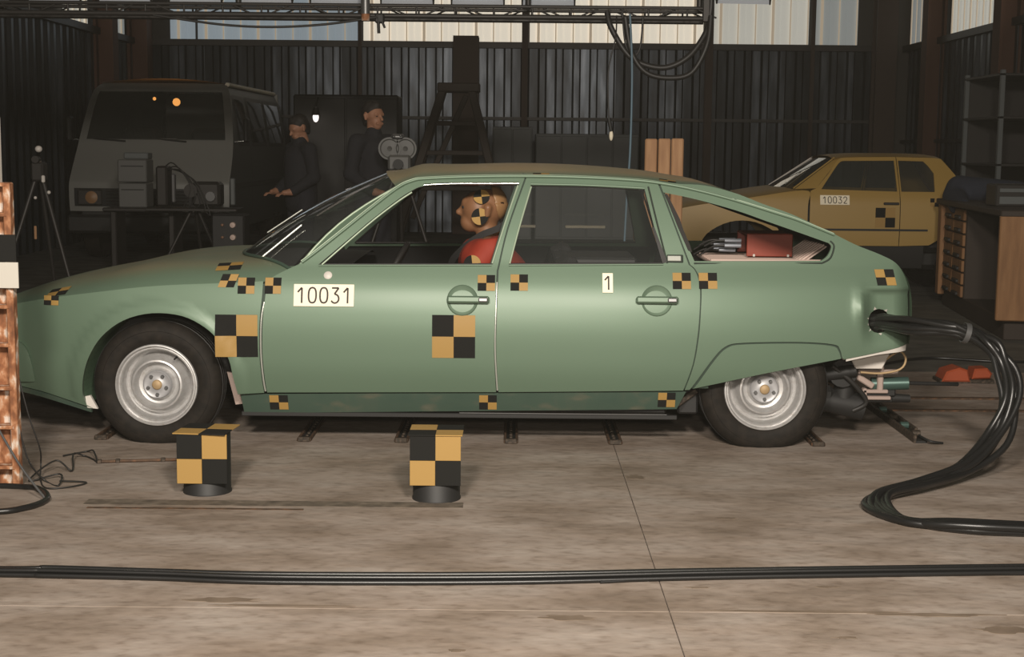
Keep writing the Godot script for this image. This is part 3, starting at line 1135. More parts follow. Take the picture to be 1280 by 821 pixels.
func make_green_car() -> void:
	var car := thing("fastback_car", "green fastback car numbered 10031, with checker targets, across the middle of the floor", "car", Vector3(0, 0, CZ))
	var fender := [[-2.769, .406, -2.756, .56], [-2.756, .56, -2.7, .585, -2.557, .626, -2.372, .669, -2.152, .709, -1.818, .754, -1.609, .773, -1.4, .783, -1.177, .795], [-1.177, .793, -1.18, .719, -1.189, .615, -1.193, .462, -1.186, .325, -1.18, .268], [-1.18, .26, -1.303, .254], [-1.303, .254, -1.32, .335, -1.335, .422, -1.378, .51, -1.445, .578, -1.554, .631, -1.699, .642, -1.834, .606, -1.94, .528, -2.008, .429, -2.045, .329, -2.059, .246, -2.053, .179], [-2.023, .164, -2.243, .233, -2.388, .262, -2.585, .297, -2.741, .359]]
	var arch := [Vector2(-1.303, .254), Vector2(-1.32, .335), Vector2(-1.335, .422), Vector2(-1.378, .51), Vector2(-1.445, .578), Vector2(-1.554, .631), Vector2(-1.699, .642), Vector2(-1.834, .606), Vector2(-1.94, .528), Vector2(-2.008, .429), Vector2(-2.045, .329), Vector2(-2.059, .246), Vector2(-2.053, .179)]
	var door1 := [[-1.159, .797, -1.101, .833, -1.02, .871], [-1.02, .871, -.928, .93, -.807, 1.028, -.696, 1.119, -.56, 1.226, -.49, 1.262, -.421, 1.274, -.208, 1.284, .055, 1.29], [.055, 1.288, .047, 1.265, -.028, 1.05, -.069, .876, -.076, .828, -.081, .625, -.084, .473, -.073, .275], [-.073, .275, -1.165, .262], [-1.165, .262, -1.171, .325, -1.178, .462, -1.174, .615, -1.165, .719, -1.159, .797]]
	var win1 := [[-.921, .873, -.694, 1.07], [-.694, 1.07, -.564, 1.173, -.489, 1.222, -.432, 1.244, -.316, 1.251], [-.316, 1.252, .028, 1.256], [.028, 1.256, -.028, 1.091, -.094, .881]]
	var door2 := [[.063, 1.288, .342, 1.287, .613, 1.276, .698, 1.272], [.698, 1.268, .755, 1.113, .837, .887], [.837, .887, .863, .865, .882, .818, .887, .763, .884, .671, .876, .558, .858, .423, .819, .291], [.819, .291, -.062, .275], [-.062, .275, -.073, .473, -.072, .625, -.067, .828, -.061, .876, -.02, 1.05, .056, 1.266]]
	var win2 := [[.084, 1.252, .361, 1.249, .635, 1.237], [.635, 1.237, .715, .892], [.715, .892, -.018, .882], [-.018, .882, .026, 1.054, .084, 1.252]]
	var quarter := [[.71, 1.275, .807, 1.265, .927, 1.259, 1.07, 1.225, 1.208, 1.173, 1.347, 1.125, 1.539, 1.039], [1.539, 1.039, 1.656, .982, 1.773, .937, 1.851, .896, 1.897, .832, 1.916, .762, 1.92, .687, 1.916, .572, 1.907, .51], [1.907, .51, 1.764, .477, 1.592, .444], [1.592, .444, 1.579, .451, 1.565, .491, 1.533, .516, 1.368, .529, 1.099, .526, 1.011, .508, .949, .443, .87, .324, .849, .295], [.826, .293, .864, .423, .883, .558, .890, .671, .894, .763, .890, .818, .869, .865, .845, .887], [.845, .887, .763, 1.113, .706, 1.275]]
	var win3 := [[.724, 1.224, .881, 1.193, 1.074, 1.142, 1.227, 1.09, 1.381, 1.038, 1.521, .99], [1.521, .99, 1.532, .971, 1.51, .93, 1.477, .907], [1.477, .907, .865, .904], [.865, .904, .724, 1.224]]
	var skirt := [[.864, .3, .882, .32, .96, .439, 1.019, .501, 1.103, .518, 1.369, .521, 1.525, .508, 1.558, .485, 1.572, .45], [1.572, .446, 1.221, .379, .864, .3]]
	var sill := [[-1.296, .25, .835, .283], [.835, .283, .795, .192], [.795, .192, -1.286, .15], [-1.286, .15, -1.296, .25]]
	for s in [1.0, -1.0]:
		var zf := side_dent if s > 0 else side_z
		var fd := obj("front_wing", panel(MB.new(), outline(fender), [], func(x, y): return side_z(x, y) + arch_lip(x, y), s, 0.03), M.green_paint, car)
		var dr := obj("front_door", panel(MB.new(), outline(door1), [outline(win1)], side_z, s), M.green_paint, car)
		var d2 := obj("rear_door", panel(MB.new(), outline(door2), [outline(win2)], side_z, s), M.green_paint, car)
		var holes := [outline(win3)]
		if s > 0:
			var hp := PackedVector2Array()
			for k in 16:
				hp.append(Vector2(1.762 + 0.055 * cos(TAU * k / 16), 0.622 + 0.058 * sin(TAU * k / 16)))
			holes.append(hp)
		obj("rear_quarter", panel(MB.new(), outline(quarter), holes, zf, s, 0.025), M.green_paint, car)
		obj("wheel_skirt", panel(MB.new(), outline(skirt), [], side_z, s, 0.04), M.green_paint, car)
		obj("sill", panel(MB.new(), outline(sill), [], func(x, y): return side_z(x, y) - 0.016, s, 0.05), M.sill_paint, car)
		# wheel arch liner and return lip
		var lin := MB.new()
		var ac := spline(arch, 3)
		for i in ac.size() - 1:
			var a: Vector2 = ac[i]
			var b: Vector2 = ac[i + 1]
			var za := side_z(a.x, a.y) - 0.01
			var zb := side_z(b.x, b.y) - 0.01
			lin.flat(Vector3(a.x, a.y, s * za), Vector3(b.x, b.y, s * zb), Vector3(b.x, b.y, s * (zb - 0.3)), Vector3(a.x, a.y, s * (za - 0.3)), Vector3(-1.69 - a.x, 0.28 - a.y, 0))
		obj("arch_liner", lin, M.green_matt, fd)
		# door inner trim, window frames, seals
		obj("door_trim", panel(MB.new(), outline([[-1.1, 0.2, -0.09, 0.22], [-0.09, 0.22, -0.1, 0.865], [-0.1, 0.865, -0.95, 0.855], [-0.95, 0.855, -1.1, 0.7]]), [], func(x, y): return side_z(x, y) - 0.06, s, 0.12, 0.02), M.black, dr)
		obj("door_trim", panel(MB.new(), outline([[-0.06, 0.22, 0.76, 0.22], [0.76, 0.22, 0.8, 0.87], [0.8, 0.87, -0.05, 0.865]]), [], func(x, y): return side_z(x, y) - 0.06, s, 0.12, 0.02), M.black, d2)
		var sg := PackedVector2Array()
		for p in outline(win1):
			sg.append(p)
		obj("window_seal", frame_strip(outline(win1), 0.005, s, -0.012), M.black_rubber, dr)
		obj("window_seal", frame_strip(outline(win2), 0.006, s, -0.010), M.black_rubber, d2)
		# drip rail along the roof edge, bright along the upper side
		var dp := [Vector2(-1.0, .883), Vector2(-.928, .938), Vector2(-.807, 1.036), Vector2(-.696, 1.127), Vector2(-.56, 1.234), Vector2(-.49, 1.268), Vector2(-.421, 1.28), Vector2(-.208, 1.29), Vector2(.055, 1.295), Vector2(.342, 1.292), Vector2(.613, 1.279), Vector2(.75, 1.262), Vector2(.88, 1.238), Vector2(1.068, 1.191), Vector2(1.28, 1.128), Vector2(1.385, 1.095), Vector2(1.55, 1.03)]
		obj("drip_rail", side_strip(dp, 0.0085, s, 0.004), M.green_paint, car)
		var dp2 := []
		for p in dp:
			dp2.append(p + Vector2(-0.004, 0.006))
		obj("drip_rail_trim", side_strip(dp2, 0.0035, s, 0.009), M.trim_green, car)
	# near side details: door edge highlights as bright strips; frames, seals, handles
	obj("door_edge_glint", side_strip([Vector2(-1.168, .70), Vector2(-1.181, .615), Vector2(-1.185, .462), Vector2(-1.178, .325), Vector2(-1.172, .27)], 0.0045, 1.0, 0.002), M.trim_and_glint, car)  # the light caught on the rounded door edge, put in as a strip
	obj("door_edge_glint", side_strip([Vector2(-.073, .80), Vector2(-.0775, .625), Vector2(-.0785, .473), Vector2(-.067, .285)], 0.0045, 1.0, 0.002), M.trim_and_glint, car)
	obj("window_top_trim", side_strip([Vector2(-.432, 1.248), Vector2(-.316, 1.2555), Vector2(-.1, 1.2585), Vector2(.028, 1.26)], 0.0075, 1.0, 0.002), M.chrome, car)
	obj("window_sill_trim", side_strip([Vector2(-.92, .868), Vector2(-.5, .873), Vector2(-.1, .877)], 0.005, 1.0, 0.002), M.green_paint, car)
	obj("window_sill_trim", side_strip([Vector2(-.018, .878), Vector2(.35, .883), Vector2(.715, .888)], 0.005, 1.0, 0.002), M.green_paint, car)
	obj("window_frame_trim", side_strip([Vector2(-.097, .885), Vector2(-.032, 1.091), Vector2(.022, 1.25)], 0.005, 1.0, 0.002), M.trim_green, car)
	obj("window_frame_trim", side_strip([Vector2(-.014, .885), Vector2(.030, 1.054), Vector2(.086, 1.245)], 0.005, 1.0, 0.002), M.trim_green, car)
	obj("window_frame_trim", side_strip([Vector2(.084, 1.258), Vector2(.361, 1.255), Vector2(.635, 1.243)], 0.006, 1.0, 0.002), M.green_paint, car)
	obj("window_frame_trim", side_strip([Vector2(-.905, .873), Vector2(-.694, 1.06), Vector2(-.564, 1.163), Vector2(-.489, 1.214)], 0.005, 1.0, 0.003), M.trim_green, car)
	obj("pillar_seam", side_strip([Vector2(.652, 1.25), Vector2(.69, 1.08), Vector2(.735, .893)], 0.005, 1.0, -0.001), M.seam, car)
	obj("torn_seal", frame_piece([Vector2(.665, 1.06), Vector2(.676, 1.062), Vector2(.735, .9), Vector2(.712, .893)]), M.black_rubber, car)
	obj("torn_seal", frame_piece([Vector2(.73, 1.215), Vector2(.742, 1.218), Vector2(.80, 1.1), Vector2(.815, 1.05), Vector2(.845, .98), Vector2(.855, .945), Vector2(.835, .955), Vector2(.79, 1.06)]), M.trim, car)
	var ogl := []
	for p in outline([[1.528, 1.0, 1.546, .975, 1.525, .92, 1.482, .896], [1.482, .896, .862, .893]]):
		ogl.append(p)
	obj("quarter_seam", side_strip(ogl, 0.005, 1.0, -0.001, 1), M.seam, car)
	# inner skin behind the shut lines
	obj("inner_panel", panel(MB.new(), outline([[.78, .30, .94, .30], [.94, .30, .94, .89], [.94, .89, .82, .89], [.82, .89, .82, .6]]), [], func(x, y): return side_z(x, y) - 0.012, 1.0, 0.06, 0.0), M.inner_skin, car)
	obj("inner_panel", panel(MB.new(), outline([[.84, .30, 1.21, .385, 1.6, .45], [1.6, .45, 1.6, .55], [1.6, .55, .9, .55], [.9, .55, .84, .30]]), [], func(x, y): return side_z(x, y) - 0.010, 1.0, 0.06, 0.0), M.inner_skin, car)
	obj("inner_panel", panel(MB.new(), outline([[-1.21, .27, -1.13, .27], [-1.13, .27, -1.13, .80], [-1.13, .80, -1.21, .77]]), [], func(x, y): return side_z(x, y) - 0.012, 1.0, 0.06, 0.0), M.inner_skin, car)
	obj("inner_panel", panel(MB.new(), outline([[-.11, .28, -.03, .28], [-.03, .28, -.03, .87, .09, 1.28], [.09, 1.28, .02, 1.28, -.11, .87], [-.11, .87, -.11, .28]]), [], func(x, y): return side_z(x, y) - 0.014, 1.0, 0.06, 0.0), M.inner_skin, car)
	obj("inner_panel", panel(MB.new(), PackedVector2Array([Vector2(.69, 1.27), Vector2(.715, 1.27), Vector2(.86, .895), Vector2(.87, .84), Vector2(.82, .84), Vector2(.825, .89)]), [], func(x, y): return side_z(x, y) - 0.012, 1.0, 0.06, 0.0), M.inner_skin, car)
	# pane in the rear door
	obj("window_pane", panel(MB.new(), outline(win2), [], func(x, y): return side_z(x, y) - 0.014, 1.0, 0.1, 0.004), M.glass, car)
	obj("window_pane", panel(MB.new(), outline(win2), [], func(x, y): return side_z(x, y) - 0.014, -1.0, 0.1, 0.004), M.glass, car)
	# vent in the pillar
	var vz := side_z(.77, .914)
	var vent := obj("pillar_vent", MB.new().box(Vector3(), Vector3(.078, .04, .008), 0.003), M.seam, car)
	vent.transform = Transform3D(Basis(Vector3.RIGHT, -0.42), Vector3(.772, .915, vz + 0.001))
	obj("vent_grille", MB.new().box(Vector3(-.004, 0, .004), Vector3(.064, .026, .006), 0.002), M.trim_and_glint, vent)
	# door handles in round recesses
	for hx in [[-.235, .716, -.207], [.681, .722, .682]]:
		var hz := side_z(hx[0], hx[1])
		var rx := Transform3D(Basis(Vector3.RIGHT, PI / 2 - 0.2), Vector3(hx[0], hx[1], hz + 0.001))
		var h := obj("door_handle", MB.new().lathe([Vector2(0.0, -0.012), Vector2(0.045, -0.006), Vector2(0.066, 0.002), Vector2(0.07, 0.004), Vector2(0.074, 0.0)], rx, 28), M.green_paint, car)
		var tl := Basis(Vector3.RIGHT, -0.2)
		obj("grip", MB.new().box(Vector3(hx[2], hx[1] + 0.006, hz + 0.022), Vector3(.2, .034, .02), 0.008, tl), M.green_paint, h)
		obj("lock_button", MB.new().box(Vector3(hx[2] + 0.07, hx[1] + 0.006, hz + 0.031), Vector3(.045, .022, .012), 0.005, tl), M.grey_metal, h)
	# round blanking plug where the mirror was, on the front door
	obj("mirror_plug", MB.new().lathe([Vector2(0.0, 0.006), Vector2(0.014, 0.005), Vector2(0.02, 0.0)], Transform3D(Basis(Vector3.RIGHT, PI / 2 - 0.45), Vector3(-.873, .825, side_z(-.873, .825))), 16), M.white_metal, car)
	# hood, scuttle, roof, tail
	obj("hood", [[MB.new().grid(func(u, v): return hood_pt(lerpf(-2.78, cowl_x(v * 2 - 1), u), v * 2 - 1), 60, 56, func(_p): return Vector3.UP), M.dusty_paint, dust_hood]], null, car)
	for s in [1.0, -1.0]:
		obj("scuttle_panel", MB.new().grid(func(u, v): return hood_pt(lerpf(-1.2, -0.98, u), lerpf(0.86, 0.998, v) * s) - Vector3(0, 0.006, 0), 8, 8, func(_p): return Vector3.UP), M.green_paint, car)
	obj("dashboard", MB.new().grid(func(u, v): return hood_pt(lerpf(-1.36, -0.8, u), lerpf(-0.85, 0.85, v)) - Vector3(0, 0.02 + 0.03 * u, 0), 8, 12, func(_p): return Vector3.UP), M.black, car)
	obj("nose", MB.new().grid(func(u, v): return Vector3(lerpf(-2.78, -2.74, u * u), lerpf(0.55, 0.36, u), lerpf(-1, 1, v) * (side_z(-2.75, 0.5))), 4, 12, func(_p): return Vector3.LEFT), M.green_paint, car)
	# the end of the front bumper, wrapped round the wing
	obj("front_bumper", panel(MB.new(), outline([[-2.78, .28, -2.78, .50], [-2.78, .50, -2.5, .498, -2.38, .49, -2.335, .465, -2.31, .40, -2.30, .30], [-2.30, .29, -2.5, .285]]), [], func(x, y): return side_z(x, y) + 0.02 * smoothstep(-2.28, -2.34, x), 1.0, 0.03, 0.02), M.green_paint, car)
	obj("front_valance", panel(MB.new(), outline([[-2.72, .345, -2.585, .29, -2.388, .258, -2.243, .229, -2.03, .16], [-2.03, .16, -2.03, .142], [-2.03, .142, -2.25, .205, -2.4, .235, -2.6, .265, -2.72, .31]]), [], func(x, y): return side_z(x, y) + 0.006, 1.0, 0.04, 0.02), M.sill_paint, car)
	obj("mud_flap", MB.new().prism([Vector2(-2.06, .22), Vector2(-2.035, .225), Vector2(-2.0, .16), Vector2(-2.05, .165)], 0.74, 0.76), M.white_metal, car)
	obj("splash_guard", MB.new().prism([Vector2(-1.38, .34), Vector2(-1.33, .33), Vector2(-1.295, .26), Vector2(-1.27, .19), Vector2(-1.34, .18)], 0.70, 0.72), M.pinkish_metal, car)
	obj("roof", [[MB.new().grid(func(u, v): return roof_pt(lerpf(-0.66 + 0.10 * pow(absf(v * 2 - 1), 2.0), 1.539, u), v * 2 - 1), 60, 48, func(_p): return Vector3.UP), M.dusty_paint, dust_roof]], null, car)
	obj("tail_panel", MB.new().grid(tail_pt_uv, 32, 20, func(p): return Vector3(p.x - 1.2, p.y - 0.5, 0)), M.green_paint, car)
	obj("rear_window", MB.new().grid(func(u, v): return roof_pt(lerpf(1.0, 1.5, u), lerpf(-0.82, 0.82, v)) + Vector3(0, 0.004, 0), 8, 12, func(_p): return Vector3.UP), M.dark_glass, car)
	# windscreen with its surround, and the pillars at both its ends
	var top := func(u: float) -> Vector3: return roof_pt(-0.66 + 0.10 * u * u, u) - Vector3(0, 0.004, 0)
	var low := func(u: float) -> Vector3: return hood_pt(cowl_x(u), u) + Vector3(0, 0.004, 0)
	var ws := func(u, v):
		var w: float = lerpf(-0.93, 0.93, v)
		var p: Vector3 = low.call(w).lerp(top.call(w), u)
		return p + Vector3(-0.03, 0.025, 0) * sin(PI * u)
	obj("windscreen", MB.new().grid(ws, 10, 16, func(_p): return Vector3(-1, 1, 0)), M.glass, car)
	for s in [1.0, -1.0]:
		var pts := []
		for k in 9:
			var t := k / 8.0
			var a: Vector3 = low.call(0.95 * s).lerp(top.call(0.95 * s), t) + Vector3(-0.03, 0.025, 0) * sin(PI * t)
			pts.append(a)
		obj("windscreen_trim", MB.new().tube(pts, 0.0065 if s > 0 else 0.009, 6), M.trim_green if s > 0 else M.white_metal, car)
		var pil := func(u, v):
			var a: Vector3 = low.call(0.955 * s).lerp(top.call(0.955 * s), u) + Vector3(-0.03, 0.025, 0) * sin(PI * u)
			var yy: float = lerpf(0.868, 1.245, u)
			var xx := knots(yy, [[.86, -1.035], [.93, -.928], [1.028, -.807], [1.119, -.696], [1.226, -.56], [1.262, -.49]])
			return a.lerp(Vector3(xx, yy, s * (side_z(xx, yy) + 0.002)), v)
		obj("windscreen_pillar", MB.new().grid(pil, 12, 4, func(_p): return Vector3(-0.5, 0.4, s)), M.green_paint, car)
	var lowpts := []
	for k in 25:
		lowpts.append(low.call(lerpf(-0.95, 0.95, k / 24.0)) + Vector3(0.004, 0.004, 0))
	obj("windscreen_seal", MB.new().tube(lowpts, 0.009, 6), M.sill_paint, car)
	obj("wiper", MB.new().tube([ws.call(0.0, 0.90) + Vector3(-0.01, 0.014, 0), ws.call(0.34, 0.905) + Vector3(-0.01, 0.014, 0)], 0.006, 6), M.trim_and_glint, car)  # reflected streak on the windscreen, modelled as a bright tube
	obj("glass_reflection", MB.new().tube([ws.call(0.2, 0.715) + Vector3(-0.01, 0.014, 0), ws.call(0.46, 0.72) + Vector3(-0.01, 0.014, 0)], 0.004, 6), M.trim_and_glint, car)  # a row of reflections in the glass, modelled as one bright tube
	# wheels
	wheel(car, Vector3(-1.704, .285, .795), 1.0)
	wheel(car, Vector3(1.223, .285, .765), 1.0)
	wheel(car, Vector3(-1.704, .285, -.795), -1.0)
	wheel(car, Vector3(1.223, .285, -.765), -1.0)
	# underside, cabin floor, bulkheads: dark
	var un := MB.new()
	un.box(Vector3(-0.25, 0.19, 0), Vector3(2.0, 0.06, 1.52), 0.01)
	un.box(Vector3(-1.75, 0.42, 0), Vector3(1.3, 0.36, 0.96), 0.03)
	un.box(Vector3(-2.55, 0.42, 0), Vector3(0.3, 0.26, 1.0), 0.03)
	un.box(Vector3(-1.12, 0.5, 0), Vector3(0.08, 0.6, 1.5), 0.01)
	un.box(Vector3(1.3, 0.52, 0), Vector3(1.1, 0.2, 1.0), 0.03)
	un.box(Vector3(0.86, 0.45, 0), Vector3(0.1, 0.6, 1.4), 0.01)
	obj("floor_pan", un, M.black, car)
	obj("sill_flange", MB.new().box(Vector3(-0.25, 0.148, 0.775), Vector3(2.1, 0.022, 0.02), 0.003), M.black, car)
	obj("sill_bead", MB.new().box(Vector3(0.25, 0.162, 0.787), Vector3(1.0, 0.005, 0.004), 0.001), M.grey_metal, car)
	# rear end: white flange where the bumper was, bracket, pipes and axle parts
	obj("rear_flange", panel(MB.new(), outline([[1.60, .443, 1.764, .475, 1.905, .508], [1.905, .508, 1.903, .478], [1.903, .478, 1.86, .474, 1.8, .468, 1.74, .46, 1.6, .432]]), [], func(x, y): return side_z(x, y) - 0.006, 1.0, 0.03, 0.01), M.white_metal, car)
	obj("rear_flange", MB.new().prism([Vector2(1.60, .436), Vector2(1.77, .468), Vector2(1.90, .50), Vector2(1.90, .475), Vector2(1.86, .465), Vector2(1.77, .452), Vector2(1.61, .424)], 0.64, 0.70), M.white_metal, car)
	obj("bracket_plate", MB.new().prism([Vector2(1.66, .43), Vector2(1.87, .475), Vector2(1.82, .37), Vector2(1.69, .37)], 0.60, 0.625, Transform3D(), 0.004), M.white_metal, car)
	obj("exhaust_silencer", MB.new().rod(Vector3(1.80, .275, .5), Vector3(1.98, .285, .52), 0.034, 0.032, 16), M.teal_metal, car)
	obj("tow_rod", MB.new().rod(Vector3(1.98, .285, .52), Vector3(2.25, .27, .45), 0.01, 0.01, 8), M.black, car)
	var mech := MB.new()
	mech.rod(Vector3(1.64, .34, .2), Vector3(1.64, .34, .58), 0.09, 0.07, 16)
	mech.rod(Vector3(1.68, .42, .5), Vector3(1.66, .16, .5), 0.045, 0.055, 14)
	mech.rod(Vector3(1.52, .2, .5), Vector3(1.76, .16, .5), 0.05, 0.07, 14)
	mech.rod(Vector3(1.5, .32, .55), Vector3(1.7, .36, .6), 0.035, 0.03, 12)
	mech.rod(Vector3(1.72, .21, .5), Vector3(2.0, .2, .48), 0.03, 0.02, 10)
	mech.box(Vector3(1.84, .235, .5), Vector3(0.16, 0.04, 0.05), 0.008)
	mech.box(Vector3(1.84, .20, .5), Vector3(0.13, 0.025, 0.05), 0.005)
	mech.box(Vector3(1.80, .345, .52), Vector3(0.22, 0.02, 0.05), 0.004)
	mech.box(Vector3(1.84, .32, .5), Vector3(0.025, 0.12, 0.04), 0.004)
	mech.box(Vector3(1.42, .22, .3), Vector3(0.4, 0.1, 0.5), 0.03)
	obj("rear_suspension", mech, M.black, car)
	obj("linkage", MB.new().box(Vector3(1.82, .345, .54), Vector3(.2, .022, .04), 0.004).box(Vector3(1.835, .31, .53), Vector3(.03, .13, .04), 0.006).bar(Vector3(1.72, .32, .54), Vector3(1.80, .27, .54), .03, .03, 0.005), M.pinkish_metal, car)
	obj("linkage", MB.new().box(Vector3(1.80, .245, .53), Vector3(.15, .018, .04), 0.004).box(Vector3(1.82, .212, .53), Vector3(.14, .018, .04), 0.004).box(Vector3(1.76, .225, .53), Vector3(.02, .07, .04), 0.004), M.pinkish_metal, car)
	obj("hose_pipe", MB.new().tube(spline([Vector3(1.58, .38, .6), Vector3(1.68, .30, .6), Vector3(1.76, .20, .58), Vector3(1.70, .15, .56)], 5), 0.012, 8), M.black_rubber, car)
	obj("wire_loop", MB.new().tube(spline([Vector3(1.84, .42, .62), Vector3(1.9, .46, .63), Vector3(1.935, .42, .62), Vector3(1.91, .37, .62), Vector3(1.82, .345, .6), Vector3(1.72, .35, .6)], 4), 0.006, 6), M.brass, car)
	obj("sill_end_lever", MB.new().bar(Vector3(.80, .2, .72), Vector3(.9, .27, .7), 0.03, 0.03, 0.005), M.oily_metal, car)
	# the hole's torn rim
	var torn := MB.new()
	for k in [2, 4, 5, 6, 7, 8, 10]:
		var a: float = TAU * k / 13.0
		var p := Vector3(1.762 + 0.055 * cos(a), 0.622 + 0.058 * sin(a), 0)
		p.z = side_dent(p.x, p.y) + 0.002
		var d := Vector3(cos(a), sin(a), 0)
		var q := p + d * (0.006 + 0.012 * rng.randf()) + Vector3(0, 0, 0.012)
		var w := Vector3(-sin(a), cos(a), 0) * (0.004 + 0.008 * rng.randf())
		torn.flat3(p + w, p - w, q, Vector3(0, 0, 1))
	obj("torn_edge", torn, M.white_metal, car)
	# stickers
	obj_label(car)
	# cabin
	var seat := MB.new()
	seat.add(MB.new().box(Vector3(0.05, 0.42, 0.38), Vector3(0.5, 0.2, 0.5), 0.06))
	seat.add(MB.new().box(Vector3(0.22, 0.66, 0.38), Vector3(0.14, 0.5, 0.5), 0.05, Basis(Vector3.BACK, -0.3)))
	obj("front_seat", seat, M.black, car)
	var seat2 := MB.new().box(Vector3(0.05, 0.42, -0.38), Vector3(0.5, 0.2, 0.5), 0.06)
	seat2.box(Vector3(0.22, 0.66, -0.38), Vector3(0.14, 0.5, 0.5), 0.05, Basis(Vector3.BACK, -0.3))
	obj("front_seat", seat2, M.black, car)
	var bench := MB.new().box(Vector3(0.62, 0.44, 0), Vector3(0.4, 0.22, 1.25), 0.06)
	bench.box(Vector3(0.84, 0.68, 0), Vector3(0.14, 0.44, 1.25), 0.05, Basis(Vector3.BACK, -0.3))
	obj("rear_seat", bench, M.black, car)
	obj("cabin_panel", MB.new().box(Vector3(0.42, 0.86, 0.1), Vector3(0.42, 0.05, 0.5), 0.012), M.black, car)
	obj("load_floor", MB.new().box(Vector3(1.25, 0.84, 0), Vector3(0.75, 0.02, 1.2), 0.004), M.black, car)
	var st := MB.new()
	var ring := []
	var sb := Basis(Vector3.BACK, -0.5)
	for k in 25:
		var a := TAU * k / 24.0
		ring.append(Vector3(-0.62, 0.78, 0.38) + sb * Vector3(0, sin(a) * 0.19, cos(a) * 0.19))
	st.tube(ring, 0.014, 8, false)
	st.rod(Vector3(-0.62, 0.78, 0.38) + sb * Vector3(0, -0.19, 0), Vector3(-0.66, 0.77, 0.38), 0.014, 0.03)
	st.rod(Vector3(-0.62, 0.77, 0.38), Vector3(-0.95, 0.66, 0.38), 0.025)
	obj("steering_wheel", st, M.black_rubber, car)
	obj("mirror", MB.new().box(Vector3(-0.56, 1.19, 0.0), Vector3(0.03, 0.06, 0.22), 0.01), M.black, car)
	for b in [[0.03, 0.13], [0.3, 0.53]]:
		obj("cabin_strip", MB.new().box(Vector3((b[0] + b[1]) * 0.5, 0.985, -0.66), Vector3(b[1] - b[0], 0.016, 0.012), 0.003), M.white_plate, car)


# brown dust that has settled on the level parts of hood and roof
func dust_tone(d: float) -> Color:
	return Color(lerpf(0.115, 0.30, d), lerpf(0.175, 0.225, d), lerpf(0.12, 0.125, d))


func dust_hood(p: Vector3) -> Color:
	var u := absf(p.z) / maxf(0.1, side_z(p.x, knots(p.x, HOOD_E)))
	var n := 0.75 + 0.25 * sin(p.x * 9.0 + 3.0 * sin(p.z * 4.0)) * sin(p.z * 7.0 + p.x * 3.0)
	return dust_tone(0.55 * n * smoothstep(0.96, 0.72, u) * smoothstep(-2.7, -2.0, p.x))


func dust_roof(p: Vector3) -> Color:
	var u := absf(p.z) / maxf(0.1, side_z(p.x, knots(p.x, ROOF_E)))
	var n := 0.85 + 0.15 * sin(p.x * 7.0 + 2.0 * sin(p.z * 5.0))
	return dust_tone(n * smoothstep(0.97, 0.7, u) * smoothstep(1.5, 0.9, p.x))


func tail_pt_uv(u: float, v: float) -> Vector3:
	return tail_pt(u, v * 2.0 - 1.0)


# the pressed lip round the front wheel arch
func arch_lip(x: float, y: float) -> float:
	var d := Vector2(x + 1.69, (y - 0.27) * 1.0).length()
	return 0.011 * smoothstep(0.45, 0.395, d) if y > 0.2 else 0.0


func frame_strip(poly: PackedVector2Array, r: float, side: float, lift: float) -> MB:
	var o := []
	for i in poly.size() + 1:
		var p := poly[i % poly.size()]
		o.append(Vector3(p.x, p.y, side * (side_z(p.x, p.y) + lift)))
	return MB.new().tube(o, r, 6, false)


func frame_piece(pts: Array) -> MB:
	return panel(MB.new(), PackedVector2Array(pts), [], func(x, y): return side_z(x, y) + 0.004, 1.0, 0.03, 0.01)


func obj_label(car: Node) -> void:
	checker(-1.342, .796, .076, .06, false, car, "", 0.0, 0.35)
	for q in [[-1.256, .774, .079, .074], [-1.129, .775, .076, .074], [-.123, .797, .082, .072], [.032, .8, .082, .074], [.801, .814, .086, .074], [.926, .815, .087, .073]]:
		checker(q[0], q[1], q[2], q[3], true, car)
	checker(1.791, .831, .095, .074, true, car, "", 0.0, -0.15)
	for q in [[-1.115, .209, .088, .074], [-.112, .219, .084, .074], [.744, .24, .083, .074]]:
		checker(q[0], q[1], q[2], q[3], true, car, "", 0.016)
	checker(-1.299, .539, .2, .2, false, car, "large checker target on the front wing")
	checker(-.275, .545, .203, .204, false, car, "large checker target on the front door")
	checker(-2.195, .69, .075, .045, true, car)
	number_plate("10031", -.888, .733, .284, .106, side_z, car, .054)
	number_plate("1", .45, .802, .05, .098, side_z, car, .03)
	# targets lying on the roof edge, on the scuttle and on the windscreen corner
	var on_top := func(f: Callable, called: String) -> void:
		var a := MB.new()
		var b := MB.new()
		for i in 2:
			for j in 2:
				(a if i == j else b).grid(func(u, v): return f.call((i + u) * 0.5, (j + v) * 0.5) + Vector3(0, 0.004, 0), 3, 3, func(_p): return Vector3.UP)
		obj(called, [[a, M.yellow_sticker], [b, M.black_sticker]], null, car)
	on_top.call(func(u, v): return roof_pt(lerpf(.095, .175, u), lerpf(0.985, 0.90, v)), "checker_target")
	on_top.call(func(u, v): return roof_pt(lerpf(.71, .79, u), lerpf(0.985, 0.90, v)), "checker_target")
	on_top.call(func(u, v): return hood_pt(lerpf(-1.42, -1.30, u), lerpf(0.90, 0.78, v)), "checker_target")
	on_top.call(func(u, v): return hood_pt(lerpf(-2.23, -2.13, u), lerpf(0.985, 0.85, v)), "checker_target")


# ------------------------------------------------------------------ the crash-test dummy in the driver's seat
func disc_target(parent: Node, at: Vector3, bs: Basis, r: float) -> void:
	var a := MB.new()
	var b := MB.new()
	for q in 4:
		var pts := [Vector2()]
		for k in 7:
			var t := PI * 0.5 * (q + k / 6.0) + 0.12
			pts.append(Vector2(cos(t), sin(t)) * r)
		(a if q % 2 == 0 else b).prism(pts, 0.0, 0.003, Transform3D(bs, at))
	obj("round_target", [[a, M.yellow_sticker], [b, M.black_sticker]], null, parent)


